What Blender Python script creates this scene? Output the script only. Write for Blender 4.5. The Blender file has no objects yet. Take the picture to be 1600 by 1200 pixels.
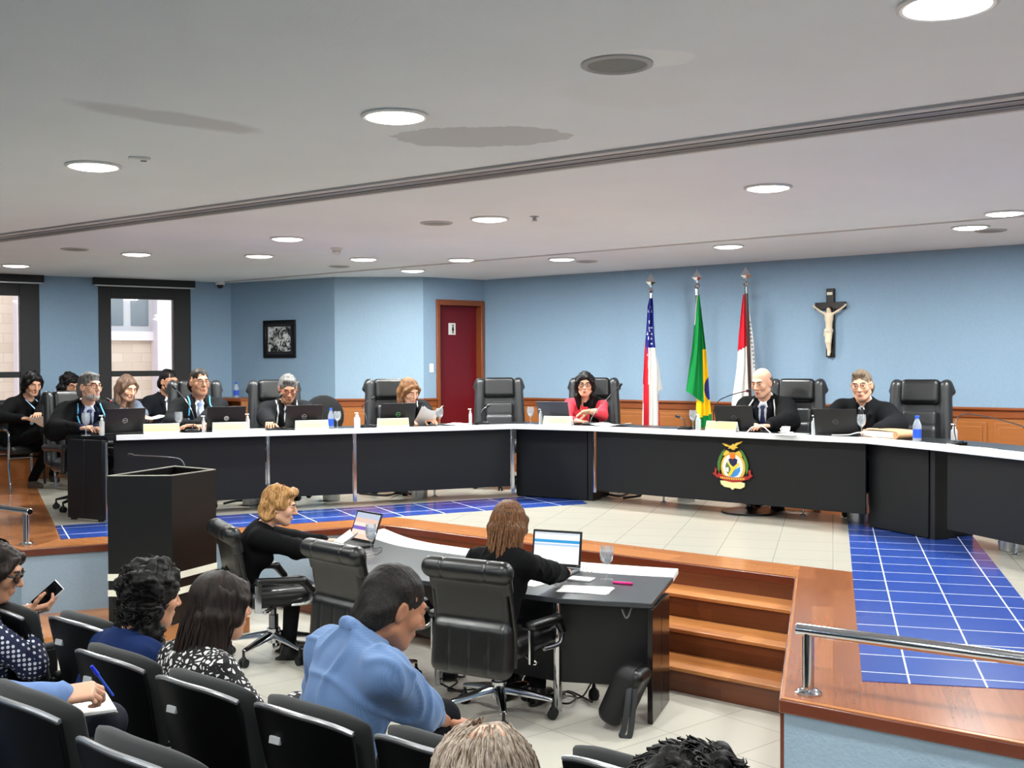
import bpy, math, random
import numpy as np
from mathutils import Vector, Matrix
random.seed(7); RNG = np.random.default_rng(7)
SC = bpy.context.scene; COL = SC.collection
PI = math.pi
# ---------------------------------------------------------------- camera model
F = 1750.0; EYE = 1.38
PITCH = math.atan(34 / F); ROLL = math.atan(-0.0045)
def _Rx(a): return np.array([[1, 0, 0], [0, math.cos(a), -math.sin(a)], [0, math.sin(a), math.cos(a)]])
def _Rz(a): return np.array([[math.cos(a), -math.sin(a), 0], [math.sin(a), math.cos(a), 0], [0, 0, 1]])
RC = _Rx(PI / 2 - PITCH) @ _Rz(ROLL)
CC = np.array([0, 0, EYE])
def ray(x, y): return RC @ np.array([(x - 800) / F, -(y - 600) / F, -1])
def P(x, y, z):
    d = ray(x, y); return Vector(CC + d * ((z - EYE) / d[2]))
def D(x, y, dep):
    d = ray(x, y); return Vector(CC + d * (dep / d[1]))
def ONP(x, y, p0, nrm):
    d = ray(x, y); n = np.array(nrm); return Vector(CC + d * (np.dot(np.array(p0) - CC, n) / np.dot(d, n)))
def proj(p):
    c = RC.T @ (np.array(p) - CC); return (800 + F * c[0] / -c[2], 600 - F * c[1] / -c[2])
cam = bpy.data.cameras.new('camera'); camo = bpy.data.objects.new('camera', cam); COL.objects.link(camo)
cam.sensor_fit = 'HORIZONTAL'; cam.sensor_width = 36; cam.lens = F / 1600 * 36; cam.clip_start = .05; cam.clip_end = 200
M4 = Matrix.Identity(4)
for i in range(3):
    for j in range(3): M4[i][j] = RC[i][j]
M4[2][3] = EYE
camo.matrix_world = M4
SC.camera = camo
def az(a, l=1.0, z=0.0):
    a = math.radians(a); return Vector((math.sin(a) * l, math.cos(a) * l, z))
def rz(a): return Matrix.Rotation(a, 4, 'Z')
# ---------------------------------------------------------------- materials
def srgb(h):
    if isinstance(h, str):
        h = h.lstrip('#'); c = [int(h[i:i + 2], 16) / 255 for i in (0, 2, 4)]
    else: c = [v / 255 for v in h]
    return tuple((v / 12.92 if v <= .04045 else ((v + .055) / 1.055) ** 2.4) for v in c) + (1,)
class NT:
    def __init__(s, name):
        s.m = bpy.data.materials.new(name); s.m.use_nodes = True; s.t = s.m.node_tree; s.n = s.t.nodes
        s.b = s.n['Principled BSDF']
    def new(s, ty, **kw):
        n = s.n.new(ty)
        for k, v in kw.items():
            if k in n.inputs.keys(): s.put(n.inputs[k], v)
            else: setattr(n, k, v)
        return n
    def put(s, sock, v):
        if isinstance(v, bpy.types.NodeSocket): s.t.links.new(v, sock)
        else: sock.default_value = v
    def set(s, **kw):
        for k, v in kw.items(): s.put(s.b.inputs[k.replace('_', ' ')], v)
    def math(s, op, a, b=0.0, c=0.0):
        n = s.n.new('ShaderNodeMath'); n.operation = op
        s.put(n.inputs[0], a); s.put(n.inputs[1], b)
        if op == 'SMOOTH_MIN' or op == 'MULTIPLY_ADD': s.put(n.inputs[2], c)
        return n.outputs[0]
    def mix(s, f, a, b):
        n = s.n.new('ShaderNodeMix'); n.data_type = 'RGBA'
        s.put(n.inputs[0], f); s.put(n.inputs[6], a); s.put(n.inputs[7], b); return n.outputs[2]
    def ramp(s, f, stops, mode='LINEAR'):
        n = s.n.new('ShaderNodeValToRGB'); n.color_ramp.interpolation = mode
        e = n.color_ramp.elements
        while len(e) < len(stops): e.new(.5)
        for i, (p, c) in enumerate(stops): e[i].position = p; e[i].color = c
        s.put(n.inputs[0], f); return n.outputs[0]
    def coord(s, scale=(1, 1, 1), rot=(0, 0, 0), loc=(0, 0, 0), kind='Object'):
        tc = s.n.new('ShaderNodeTexCoord'); mp = s.n.new('ShaderNodeMapping')
        s.t.links.new(tc.outputs[kind], mp.inputs[0])
        mp.inputs['Scale'].default_value = scale; mp.inputs['Rotation'].default_value = rot; mp.inputs['Location'].default_value = loc
        return mp.outputs[0]
    def noise(s, vec, scale, detail=3, rough=.5, out=0, dist=0):
        n = s.n.new('ShaderNodeTexNoise'); s.put(n.inputs['Vector'], vec)
        n.inputs['Scale'].default_value = scale; n.inputs['Detail'].default_value = detail; n.inputs['Roughness'].default_value = rough
        n.inputs['Distortion'].default_value = dist
        return n.outputs[out]
    def bump(s, h, strength=.3, dist=.01):
        n = s.n.new('ShaderNodeBump'); s.put(n.inputs['Height'], h)
        n.inputs['Strength'].default_value = strength; n.inputs['Distance'].default_value = dist
        s.t.links.new(n.outputs[0], s.b.inputs['Normal'])
MATS = {}
def mat(name, col=(200, 200, 200), rough=.5, metal=0.0, spec=.5, bump=0, bscale=200, var=0, vscale=6, sheen=0, coat=0, trans=0, ior=1.45, emit=0, alpha=1, sub=0):
    if name in MATS: return MATS[name]
    t = NT(name); c = srgb(col); v = t.coord()
    base = c
    if var:
        f = t.noise(v, vscale, 4, .6)
        base = t.mix(f, tuple(x * (1 - var) for x in c[:3]) + (1,), tuple(min(1, x * (1 + var)) for x in c[:3]) + (1,))
    t.set(Base_Color=base, Roughness=rough, Metallic=metal, IOR=ior, Alpha=alpha)
    t.b.inputs['Specular IOR Level'].default_value = spec
    if sheen: t.b.inputs['Sheen Weight'].default_value = sheen
    if coat: t.b.inputs['Coat Weight'].default_value = coat
    if trans: t.b.inputs['Transmission Weight'].default_value = trans
    if sub: t.b.inputs['Subsurface Weight'].default_value = sub; t.b.inputs['Subsurface Radius'].default_value = (.01, .004, .002)
    if emit:
        t.b.inputs['Emission Color'].default_value = c; t.b.inputs['Emission Strength'].default_value = emit
    if bump: t.bump(t.noise(v, bscale, 2), bump, .004)
    MATS[name] = t.m
    return t.m
# ---------------------------------------------------------------- object helpers
def tag(o, label=None, cat=None, group=None, kind=None):
    if label: o['label'] = label
    if cat: o['category'] = cat
    if group: o['group'] = group
    if kind: o['kind'] = kind
    return o
def thing(name, label, cat, loc=(0, 0, 0), rot=0, group=None):
    o = bpy.data.objects.new(name, None); COL.objects.link(o)
    o.empty_display_size = .1
    o.location = loc; o.rotation_euler = (0, 0, rot)
    return tag(o, label, cat, group)
def kids(o): return [c for c in bpy.data.objects if c.parent == o]
def copy_tree(o, parent=None):
    c = o.copy(); COL.objects.link(c); c.parent = parent
    for ch in kids(o): copy_tree(ch, c)
    return c
class MB:
    """collects shapes; build() links them as one mesh object"""
    def __init__(s): s.v = []; s.f = []; s.m = []; s.M = [Matrix.Identity(4)]
    def add(s, vs, fs, mi=0):
        b = len(s.v); M = s.M[-1]
        s.v += [tuple(M @ Vector(v)) for v in vs]
        for k, f in enumerate(fs):
            s.f.append([b + i for i in f]); s.m.append(mi if isinstance(mi, int) else mi[k])
        return s
    def box(s, c, d, r=0, mi=0, rx=0, ry=0):
        M = Matrix.Translation(c) @ Matrix.Rotation(r, 4, 'Z') @ Matrix.Rotation(ry, 4, 'Y') @ Matrix.Rotation(rx, 4, 'X')
        vs = [M @ Vector((x * d[0] / 2, y * d[1] / 2, z * d[2] / 2)) for z in (-1, 1) for y in (-1, 1) for x in (-1, 1)]
        return s.add(vs, [(0, 2, 3, 1), (4, 5, 7, 6), (0, 1, 5, 4), (2, 6, 7, 3), (0, 4, 6, 2), (1, 3, 7, 5)], mi)
    def prism(s, poly, z0, z1, mi=0):
        n = len(poly)
        a = sum(poly[i][0] * poly[(i + 1) % n][1] - poly[(i + 1) % n][0] * poly[i][1] for i in range(n))
        if a < 0: poly = poly[::-1]
        vs = [(p[0], p[1], z0) for p in poly] + [(p[0], p[1], z1) for p in poly]
        return s.add(vs, [tuple(range(n))[::-1], tuple(range(n, 2 * n))] + [(i, (i + 1) % n, n + (i + 1) % n, n + i) for i in range(n)], mi)
    def loft(s, rings, cap=True, closed=True, mi=0):
        n = len(rings[0]); vs = [p for r in rings for p in r]; fs = []
        for k in range(len(rings) - 1):
            for i in range(n if closed else n - 1):
                j = (i + 1) % n; fs.append((k * n + i, k * n + j, (k + 1) * n + j, (k + 1) * n + i))
        if cap: fs += [tuple(range(n))[::-1], tuple(range((len(rings) - 1) * n, len(rings) * n))]
        return s.add(vs, fs, mi)
    def tube(s, path, r, n=10, mi=0, cap=True, flat=1.0):
        path = [Vector(p) for p in path]; rs = r if isinstance(r, (list, tuple)) else [r] * len(path)
        rings = []; up = None
        for i, p in enumerate(path):
            t = (path[min(i + 1, len(path) - 1)] - path[max(i - 1, 0)]).normalized()
            if up is None:
                up = Vector((0, 0, 1)) if abs(t.z) < .9 else Vector((0, 1, 0))
            a = t.cross(up)
            if a.length < 1e-5: a = t.cross(Vector((1, 0, 0)))
            a.normalize(); b = a.cross(t).normalized(); up = b
            rings.append([p + (a * math.cos(q) + b * math.sin(q) * flat) * rs[i] for q in [2 * PI * k / n for k in range(n)]])
        return s.loft(rings, cap, True, mi)
    def cyl(s, p, q, r, r2=None, n=20, mi=0): return s.tube([p, q], [r, r if r2 is None else r2], n, mi)
    def lathe(s, prof, n=24, c=(0, 0, 0), mi=0, cap=True):
        return s.loft([[(c[0] + r * math.cos(2 * PI * k / n), c[1] + r * math.sin(2 * PI * k / n), c[2] + z) for k in range(n)] for r, z in prof], cap, True, mi)
    def ball(s, c, r, n=14, mi=0, M=None):
        if not isinstance(r, (tuple, list)): r = (r, r, r)
        M = M or Matrix.Identity(3); rings = []
        for i in range(n // 2 + 1):
            th = PI * i / (n // 2); th = min(max(th, .01), PI - .01)
            rings.append([Vector(c) + M @ Vector((r[0] * math.sin(th) * math.cos(2 * PI * k / n), r[1] * math.sin(th) * math.sin(2 * PI * k / n), -r[2] * math.cos(th))) for k in range(n)])
        return s.loft(rings, True, True, mi)
    def slab(s, fn, th, nu=12, nv=12, mi=0):
        """fn(u,v)->Vector centre surface, th(u,v) thickness; closed double sheet"""
        us = [i / nu for i in range(nu + 1)]; vs_ = [j / nv for j in range(nv + 1)]
        def nrm(u, v):
            e = .01; a = fn(min(u + e, 1), v) - fn(max(u - e, 0), v); b = fn(u, min(v + e, 1)) - fn(u, max(v - e, 0))
            return a.cross(b).normalized()
        A = []; B = []
        for v in vs_:
            for u in us:
                p = fn(u, v); n = nrm(u, v); t = th(u, v) if callable(th) else th
                A.append(p + n * t / 2); B.append(p - n * t / 2)
        w = nu + 1; off = len(A); fs = []
        for j in range(nv):
            for i in range(nu):
                a = j * w + i; fs.append((a, a + 1, a + 1 + w, a + w)); fs.append((off + a, off + a + w, off + a + 1 + w, off + a + 1))
        for i in range(nu):
            a = i; fs.append((a, off + a, off + a + 1, a + 1)); a = nv * w + i; fs.append((a, a + 1, off + a + 1, off + a))
        for j in range(nv):
            a = j * w; fs.append((a, a + w, off + a + w, off + a)); a = j * w + nu; fs.append((a, off + a, off + a + w, a + w))
        return s.add(A + B, fs, mi)
    def build(s, name, m, parent=None, bevel=0, seg=2, smooth=True, ang=38, subsurf=0, loc=None, rot=0):
        me = bpy.data.meshes.new(name); me.from_pydata(s.v, [], s.f)
        for x in (m if isinstance(m, (list, tuple)) else [m]): me.materials.append(x)
        me.polygons.foreach_set('material_index', s.m)
        if smooth:
            me.polygons.foreach_set('use_smooth', [True] * len(me.polygons))
            if not subsurf: me.set_sharp_from_angle(angle=math.radians(ang))
        me.validate(); me.update()
        o = bpy.data.objects.new(name, me); COL.objects.link(o); o.parent = parent
        if loc is not None: o.location = loc
        o.rotation_euler.z = rot
        if bevel:
            b = o.modifiers.new('b', 'BEVEL'); b.width = bevel; b.segments = seg; b.limit_method = 'ANGLE'; b.angle_limit = math.radians(40)
            b.use_clamp_overlap = True
        if subsurf:
            b = o.modifiers.new('s', 'SUBSURF'); b.levels = subsurf; b.render_levels = subsurf
        return o
def raw_mesh(name, V, Fc, m, parent=None, midx=None):
    me = bpy.data.meshes.new(name)
    V = np.asarray(V, np.float32); Fc = np.asarray(Fc, np.int32)
    me.vertices.add(len(V)); me.vertices.foreach_set('co', V.ravel())
    me.loops.add(Fc.size); me.loops.foreach_set('vertex_index', Fc.ravel())
    k = Fc.shape[1]
    me.polygons.add(len(Fc)); me.polygons.foreach_set('loop_start', np.arange(0, Fc.size, k, dtype=np.int32))
    me.polygons.foreach_set('loop_total', np.full(len(Fc), k, np.int32))
    for x in (m if isinstance(m, (list, tuple)) else [m]): me.materials.append(x)
    if midx is not None: me.polygons.foreach_set('material_index', np.asarray(midx, np.int32))
    me.polygons.foreach_set('use_smooth', np.ones(len(Fc), bool))
    me.update(calc_edges=True); me.validate()
    o = bpy.data.objects.new(name, me); COL.objects.link(o); o.parent = parent
    return o
def arc(pts, n=8):
    """Catmull-Rom through pts"""
    pts = [Vector(p) for p in pts]; out = []
    for i in range(len(pts) - 1):
        p0 = pts[max(i - 1, 0)]; p1 = pts[i]; p2 = pts[i + 1]; p3 = pts[min(i + 2, len(pts) - 1)]
        for k in range(n):
            t = k / n
            out.append(.5 * ((2 * p1) + (p2 - p0) * t + (2 * p0 - 5 * p1 + 4 * p2 - p3) * t * t + (3 * p1 - p0 - 3 * p2 + p3) * t ** 3))
    return out + [pts[-1]]
# ---------------------------------------------------------------- signed distance modelling
def sd(pr, X):
    ty = pr[0]
    if ty == 'cap':
        a, b, ra, rb = pr[1:5]; a = np.array(a, np.float32); b = np.array(b, np.float32)
        ab = b - a; L2 = float(ab @ ab) + 1e-12
        h = np.clip(((X - a) @ ab) / L2, 0, 1)
        return np.linalg.norm(X - a - h[..., None] * ab, axis=-1) - (ra + (rb - ra) * h)
    c, r, R = pr[1:4]
    Y = X - np.array(c, np.float32)
    if R is not None: Y = Y @ np.array(R, np.float32)
    r = np.array(r, np.float32)
    if ty == 'ell':
        k0 = np.linalg.norm(Y / r, axis=-1); k1 = np.linalg.norm(Y / (r * r), axis=-1)
        return k0 * (k0 - 1) / np.maximum(k1, 1e-6)
    if ty == 'box':
        rd = pr[6] if len(pr) > 6 else .01
        q = np.abs(Y) - r + rd
        return np.linalg.norm(np.maximum(q, 0), axis=-1) + np.minimum(q.max(-1), 0) - rd
def bb(pr):
    if pr[0] == 'cap':
        a, b, ra, rb = pr[1:5]; r = max(ra, rb)
        return np.minimum(a, b) - r, np.maximum(a, b) + r
    c = np.array(pr[1]); r = np.array(pr[2], float)
    if pr[3] is not None: r = np.full(3, np.linalg.norm(r) if pr[0] == 'box' else r.max())
    return c - r, c + r
def cap(a, b, ra, rb=None, k=.02, op='+'): return ('cap', tuple(a), tuple(b), ra, ra if rb is None else rb, (op, k))
def ell(c, r, R=None, k=.02, op='+'): return ('ell', tuple(c), tuple(r), R, (op, k))
def sbox(c, r, R=None, k=.02, op='+', rd=.01): return ('box', tuple(c), tuple(r), R, (op, k), 0, rd)
def _op(pr): return pr[5] if pr[0] == 'cap' else pr[4]
def blend(Fv, d, op, k):
    if op == '-': d = -d; h = np.clip(.5 - .5 * (Fv - d) / k, 0, 1); return Fv + (d - Fv) * h + k * h * (1 - h)
    h = np.clip(.5 + .5 * (Fv - d) / k, 0, 1)
    return Fv + (d - Fv) * h - k * h * (1 - h)
def seval(prims, X):
    Fv = np.full(X.shape[:-1], .3, np.float32)
    for pr in prims: Fv = blend(Fv, sd(pr, X), *_op(pr))
    return Fv
def snet(prims, vox, disp=None, box=None):
    """surface nets of the smooth union of prims -> verts, quads"""
    los, his = zip(*[bb(p) for p in prims if _op(p)[0] == '+'])
    lo = np.min(los, 0) - 3 * vox; hi = np.max(his, 0) + 3 * vox
    if box is not None: lo = np.maximum(lo, box[0]); hi = np.minimum(hi, box[1])
    n = np.ceil((hi - lo) / vox).astype(int) + 1
    ax = [(lo[i] + vox * np.arange(n[i])).astype(np.float32) for i in range(3)]
    G = np.full(tuple(n), .3, np.float32)
    for pr in prims:
        op, k = _op(pr); l, h = bb(pr); mg = k * 1.2 + 2.5 * vox
        i0 = np.clip(((l - mg - lo) / vox).astype(int), 0, n - 1); i1 = np.clip(((h + mg - lo) / vox).astype(int) + 2, 0, n)
        if (i1 <= i0).any(): continue
        sl = tuple(slice(a, b) for a, b in zip(i0, i1))
        X = np.stack(np.meshgrid(ax[0][sl[0]], ax[1][sl[1]], ax[2][sl[2]], indexing='ij'), -1)
        G[sl] = blend(G[sl], sd(pr, X), op, k)
    if box is not None:      # close the cut
        for a in range(3):
            s0 = [slice(None)] * 3; s0[a] = 0; G[tuple(s0)] = np.maximum(G[tuple(s0)], .01)
            s0[a] = -1; G[tuple(s0)] = np.maximum(G[tuple(s0)], .01)
    ins = G < 0
    c = np.zeros(tuple(n - 1), np.int8)
    for dx in (0, 1):
        for dy in (0, 1):
            for dz in (0, 1): c += ins[dx:n[0] - 1 + dx, dy:n[1] - 1 + dy, dz:n[2] - 1 + dz]
    act = (c > 0) & (c < 8); I = np.argwhere(act)
    idx = np.full(act.shape, -1, np.int64); idx[act] = np.arange(len(I))
    cr = [(dx, dy, dz) for dx in (0, 1) for dy in (0, 1) for dz in (0, 1)]
    S = np.zeros((len(I), 3)); W = np.zeros(len(I))
    val = {q: G[I[:, 0] + q[0], I[:, 1] + q[1], I[:, 2] + q[2]] for q in cr}
    for p in cr:
        for a in range(3):
            if p[a] == 0:
                q = list(p); q[a] = 1; q = tuple(q); va, vb = val[p], val[q]
                m = (va < 0) != (vb < 0); t = np.where(m, va / np.where(va == vb, 1, va - vb), 0)
                for b in range(3): S[:, b] += np.where(m, p[b] + (t if b == a else 0), 0)
                W += m
    V = lo + vox * (I + S / np.maximum(W, 1)[:, None])
    Q = []
    for a in range(3):
        b, c2 = (a + 1) % 3, (a + 2) % 3
        s0 = [slice(None)] * 3; s1 = [slice(None)] * 3; s0[a] = slice(0, -1); s1[a] = slice(1, None)
        ch = ins[tuple(s0)] != ins[tuple(s1)]; E = np.argwhere(ch)
        E = E[(E[:, b] > 0) & (E[:, c2] > 0) & (E[:, b] < n[b] - 1) & (E[:, c2] < n[c2] - 1)]
        if not len(E): continue
        fl = ins[E[:, 0], E[:, 1], E[:, 2]]
        def at(db, dc):
            T = E.copy(); T[:, b] += db; T[:, c2] += dc; return idx[T[:, 0], T[:, 1], T[:, 2]]
        q = np.stack([at(-1, -1), at(0, -1), at(0, 0), at(-1, 0)], 1)
        q[~fl] = q[~fl][:, ::-1]; Q.append(q)
    Q = np.concatenate(Q); Q = Q[(Q >= 0).all(1)]
    if disp is not None:
        N = vnormals(V, Q); V = V + N * disp(V)[:, None]
    return V, Q
def vnormals(V, Q):
    a = np.cross(V[Q[:, 2]] - V[Q[:, 0]], V[Q[:, 3]] - V[Q[:, 1]]); N = np.zeros_like(V)
    for i in range(4): np.add.at(N, Q[:, i], a)
    return N / np.maximum(np.linalg.norm(N, axis=1), 1e-12)[:, None]
def merge(parts):
    Vs, Qs, o = [], [], 0
    for V, Q in parts: Vs.append(V); Qs.append(Q + o); o += len(V)
    return np.concatenate(Vs), np.concatenate(Qs)
def wob(scale, amp, seed=0, st=(1, 1, 1)):
    """cheap smooth pseudo-noise displacement"""
    r = np.random.default_rng(seed); K = r.normal(size=(9, 3)) * np.array(st) * scale; ph = r.uniform(0, 6.28, 9)
    return lambda V: amp * np.sin(V @ K.T + ph).sum(1) / 3
def wrinkle(scale, amp, seed=0):
    """thin fold ridges along the level lines of a smooth field"""
    a = wob(scale, 1, seed, (1, 1, .55)); a2 = wob(scale * .8, 1, seed + 2, (.6, 1, 1.2)); b = wob(scale * .45, 1, seed + 1)
    return lambda V: amp * ((np.exp(-(a(V) / .22) ** 2) + .7 * np.exp(-(a2(V) / .16) ** 2)) * np.clip(b(V) + .45, 0, 1) * 1.3 - .35)
# ================================================================= ROOM
H = 2.45; HF = -0.62
U = az(129.5); N = az(39.5)
def struct(o, label=None): o['kind'] = 'structure'; return o
# ---- materials
def m_wall(name, col, vert=True):
    t = NT(name); v = t.coord((60, 60, 5) if vert else (40, 40, 40)); n = t.noise(v, 1.6, 4, .65)
    c = srgb(col); f = t.noise(t.coord(), 40, 3, .7)
    t.set(Base_Color=t.mix(f, tuple(x * .9 for x in c[:3]) + (1,), tuple(min(1, x * 1.08) for x in c[:3]) + (1,)), Roughness=.75)
    t.bump(n, .45, .01); return t.m
M_WALL = m_wall('wall_blue', (136, 163, 187))
M_WALLP = m_wall('wall_pale', (150, 175, 196))
M_RET = m_wall('stucco_blue', (150, 172, 190), False)
def m_wood(name, c1, c2, rot=0, plank=.12, rough=.22, coat=.3, length=1.3, dz=False):
    t = NT(name); v = t.coord((1, 1, 1), (0, 0, rot))
    sx = t.n.new('ShaderNodeSeparateXYZ'); t.put(sx.inputs[0], v)
    if dz: row = t.math('FLOOR', t.math('DIVIDE', sx.outputs[2], plank))
    else: row = t.math('FLOOR', t.math('DIVIDE', sx.outputs[1], plank))
    off = t.math('MULTIPLY', t.math('FRACT', t.math('MULTIPLY', row, .371)), length)
    colm = t.math('FLOOR', t.math('DIVIDE', t.math('ADD', sx.outputs[0], off), length))
    wn = t.n.new('ShaderNodeTexWhiteNoise'); wn.noise_dimensions = '2D'
    cb = t.n.new('ShaderNodeCombineXYZ'); t.put(cb.inputs[0], row); t.put(cb.inputs[1], colm); t.put(wn.inputs['Vector'], cb.outputs[0])
    mp = t.n.new('ShaderNodeMapping'); t.put(mp.inputs[0], v); mp.inputs['Scale'].default_value = (1.2, 22, 22)
    g = t.noise(mp.outputs[0], 2.2, 5, .65, dist=.6)
    f = t.math('ADD', t.math('MULTIPLY', g, .6), t.math('MULTIPLY', wn.outputs['Value'], .38))
    cl = t.n.new('ShaderNodeClamp'); t.put(cl.inputs[0], t.math('SUBTRACT', f, .02)); f = cl.outputs[0]
    t.set(Base_Color=t.mix(f, srgb(c1), srgb(c2)), Roughness=rough); t.b.inputs['Coat Weight'].default_value = coat; t.b.inputs['Coat Roughness'].default_value = .15
    return t.m
def m_tile(name, c, grout, size, rot, gw=.012, rough=.25, var=.05, off=(0, 0), spec=.5):
    t = NT(name); v = t.coord((1, 1, 1), (0, 0, rot), (off[0], off[1], 0))
    sx = t.n.new('ShaderNodeSeparateXYZ'); t.put(sx.inputs[0], v)
    fs = []; ids = []
    for k in (0, 1):
        q = t.math('DIVIDE', sx.outputs[k], size); fr = t.math('FRACT', q); ids.append(t.math('FLOOR', q))
        e = t.math('MINIMUM', fr, t.math('SUBTRACT', 1, fr)); fs.append(e)
    g = t.math('LESS_THAN', t.math('MINIMUM', fs[0], fs[1]), gw / 2 / size)
    wn = t.n.new('ShaderNodeTexWhiteNoise'); wn.noise_dimensions = '2D'
    cb = t.n.new('ShaderNodeCombineXYZ'); t.put(cb.inputs[0], ids[0]); t.put(cb.inputs[1], ids[1]); t.put(wn.inputs['Vector'], cb.outputs[0])
    cc = srgb(c); n = t.noise(t.coord(), 5, 4, .6)
    f = t.math('ADD', t.math('MULTIPLY', wn.outputs['Value'], .5), t.math('MULTIPLY', n, .5))
    base = t.mix(f, tuple(x * (1 - var) for x in cc[:3]) + (1,), tuple(min(1, x * (1 + var)) for x in cc[:3]) + (1,))
    t.set(Base_Color=t.mix(g, base, srgb(grout)), Roughness=t.math('MULTIPLY_ADD', g, .4, rough))
    t.b.inputs['Specular IOR Level'].default_value = spec
    return t.m
AZR = math.radians(16)
M_CREAM = m_tile('cream_tile', (171, 167, 155), (128, 124, 114), .40, AZR, .006, .3, .03)
M_BLUER = m_tile('blue_tile_right', (44, 74, 156), (214, 218, 226), .31, AZR, .008, .2, .12, off=(-.005, .1))
M_BLUEL = m_tile('blue_tile_left', (44, 74, 156), (214, 218, 226), .40, math.radians(64), .010, .2, .12, off=(.1, .08))
M_HALLF = m_tile('hall_tile', (200, 196, 184), (146, 141, 130), .45, math.radians(50), .007, .25, .04)
M_WFLOOR = m_wood('floor_wood', (128, 72, 38), (196, 128, 76), math.radians(-64), .12, .2, .4)
M_WFLOORR = m_wood('floor_wood_right', (122, 66, 36), (190, 120, 74), math.radians(-74), .11, .2, .4)
M_WBORD = m_wood('border_wood', (150, 86, 40), (206, 136, 76), math.radians(39.5), .3, .25, .3)
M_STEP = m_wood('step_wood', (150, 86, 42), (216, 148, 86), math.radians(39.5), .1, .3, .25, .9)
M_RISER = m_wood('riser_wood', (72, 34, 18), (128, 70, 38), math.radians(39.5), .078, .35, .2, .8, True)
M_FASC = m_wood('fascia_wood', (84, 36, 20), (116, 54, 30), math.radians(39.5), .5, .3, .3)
M_WAINS = m_wood('wainscot_wood', (134, 76, 36), (178, 112, 58), math.radians(39.5), 2, .35, .2, 9)
M_WDARK = m_wood('trim_wood', (110, 54, 24), (152, 82, 40), math.radians(39.5), 2, .35, .2, 9)
def m_ceil():
    t = NT('ceiling_paint'); v = t.coord()
    big = t.noise(v, .7, 5, .6); fine = t.noise(v, 3.0, 4, .7)
    base = t.mix(t.math('MULTIPLY_ADD', t.math('SUBTRACT', big, .5), 1.6, .5), srgb((222, 228, 231)), srgb((235, 240, 243)))
    # repaired plaster patches with a shape of their own
    sx = t.n.new('ShaderNodeSeparateXYZ'); t.put(sx.inputs[0], v)
    def patch(base, c, rx, ry, ang, col, sharp=14):
        a = math.radians(ang); x = t.math('SUBTRACT', sx.outputs[0], c[0]); y = t.math('SUBTRACT', sx.outputs[1], c[1])
        p = t.math('ADD', t.math('MULTIPLY', x, math.sin(a)), t.math('MULTIPLY', y, math.cos(a)))
        q = t.math('SUBTRACT', t.math('MULTIPLY', x, math.cos(a)), t.math('MULTIPLY', y, math.sin(a)))
        d = t.math('ADD', t.math('POWER', t.math('ABSOLUTE', t.math('DIVIDE', p, rx)), 2), t.math('POWER', t.math('ABSOLUTE', t.math('DIVIDE', q, ry)), 2))
        d = t.math('ADD', d, t.math('MULTIPLY', t.math('SUBTRACT', fine, .5), 1.6))
        n = t.n.new('ShaderNodeClamp'); t.put(n.inputs[0], t.math('MULTIPLY', t.math('SUBTRACT', 1, d), sharp))
        return t.mix(n.outputs[0], base, col)
    b = P(748, 214, H); base = patch(base, b, .43, .25, 96, srgb((198, 200, 202)))
    b = P(275, 186, H); base = patch(base, b, .5, .15, 45, srgb((206, 209, 211)), 2)
    b = P(990, 150, H); base = patch(base, b, .35, .25, 60, srgb((228, 231, 232)), 2)
    b = P(1000, 92, H); base = patch(base, b, .19, .12, 90, srgb((238, 241, 242)), 4)
    t.set(Base_Color=base, Roughness=.7); t.bump(t.noise(v, 60, 2), .08, .01)
    return t.m
M_CEIL = m_ceil()
M_BLACK = mat('black_matte', (16, 16, 18), .5); M_BLACKG = mat('black_satin', (14, 14, 16), .3)
M_WHITE = mat('white_paint', (230, 230, 226), .45); M_CHROME = mat('chrome', (205, 206, 210), .12, 1); M_STEEL = mat('steel_dark', (120, 122, 128), .2, 1)
M_GREY = mat('grey_plastic', (120, 122, 126), .5); M_ALU = mat('aluminium', (168, 168, 170), .35, .8)
# ---- shell
KS = (H - EYE) / .95
rp = [Vector((-3.31, 13.22)) * KS, Vector((-1.96, 12.41)) * KS, Vector((-.98, 12.42)) * KS, Vector((-.32, 12.94)) * KS]
rp.append(rp[3] + U.to_2d() * 12); rp.append(rp[4] - N.to_2d() * 15); rp.append(rp[5] - U.to_2d() * 12); rp.append(rp[0] - Vector((.82, .57)) * 9.4)
def isect(p, d, q, e):
    A = np.array([[d[0], -e[0]], [d[1], -e[1]]]); t = np.linalg.solve(A, np.array([q[0] - p[0], q[1] - p[1]])); return Vector((p[0] + d[0] * t[0], p[1] + d[1] * t[0]))
A_, B_, C_, D_, E_, F_, G_, H_ = rp
mb = MB(); mb.prism([tuple(p + (p - Vector((0, 5))).normalized() * .12) for p in rp], H, H + .12)
struct(mb.build('ceiling', M_CEIL))
mb = MB(); mb.prism([tuple(p + (p - Vector((0, 5))).normalized() * .12) for p in rp], HF - .12, HF)
struct(mb.build('floor', M_HALLF))
WT = .14
def wseg(mb, a, b, s0, s1, z0, z1, off=0, th=WT, mi=0):
    """box along wall a->b between distances s0,s1; outward = left of direction (room is clockwise)"""
    d = (b - a).normalized(); o = Vector((-d.y, d.x))
    p = [a + d * s0 + o * off, a + d * s1 + o * off, a + d * s1 + o * (off + th), a + d * s0 + o * (off + th)]
    return mb.prism([tuple(x) for x in p], z0, z1, mi)
def wall(name, a, b, m):
    mb = MB(); wseg(mb, a, b, 0, (b - a).length, HF, H); return struct(mb.build(name, m))
wall('wall_back', D_, E_, M_WALL); wall('wall_right', E_, F_, M_WALL); wall('wall_front', F_, G_, M_WALL); wall('wall_rear', G_, H_, M_WALL)
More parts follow.
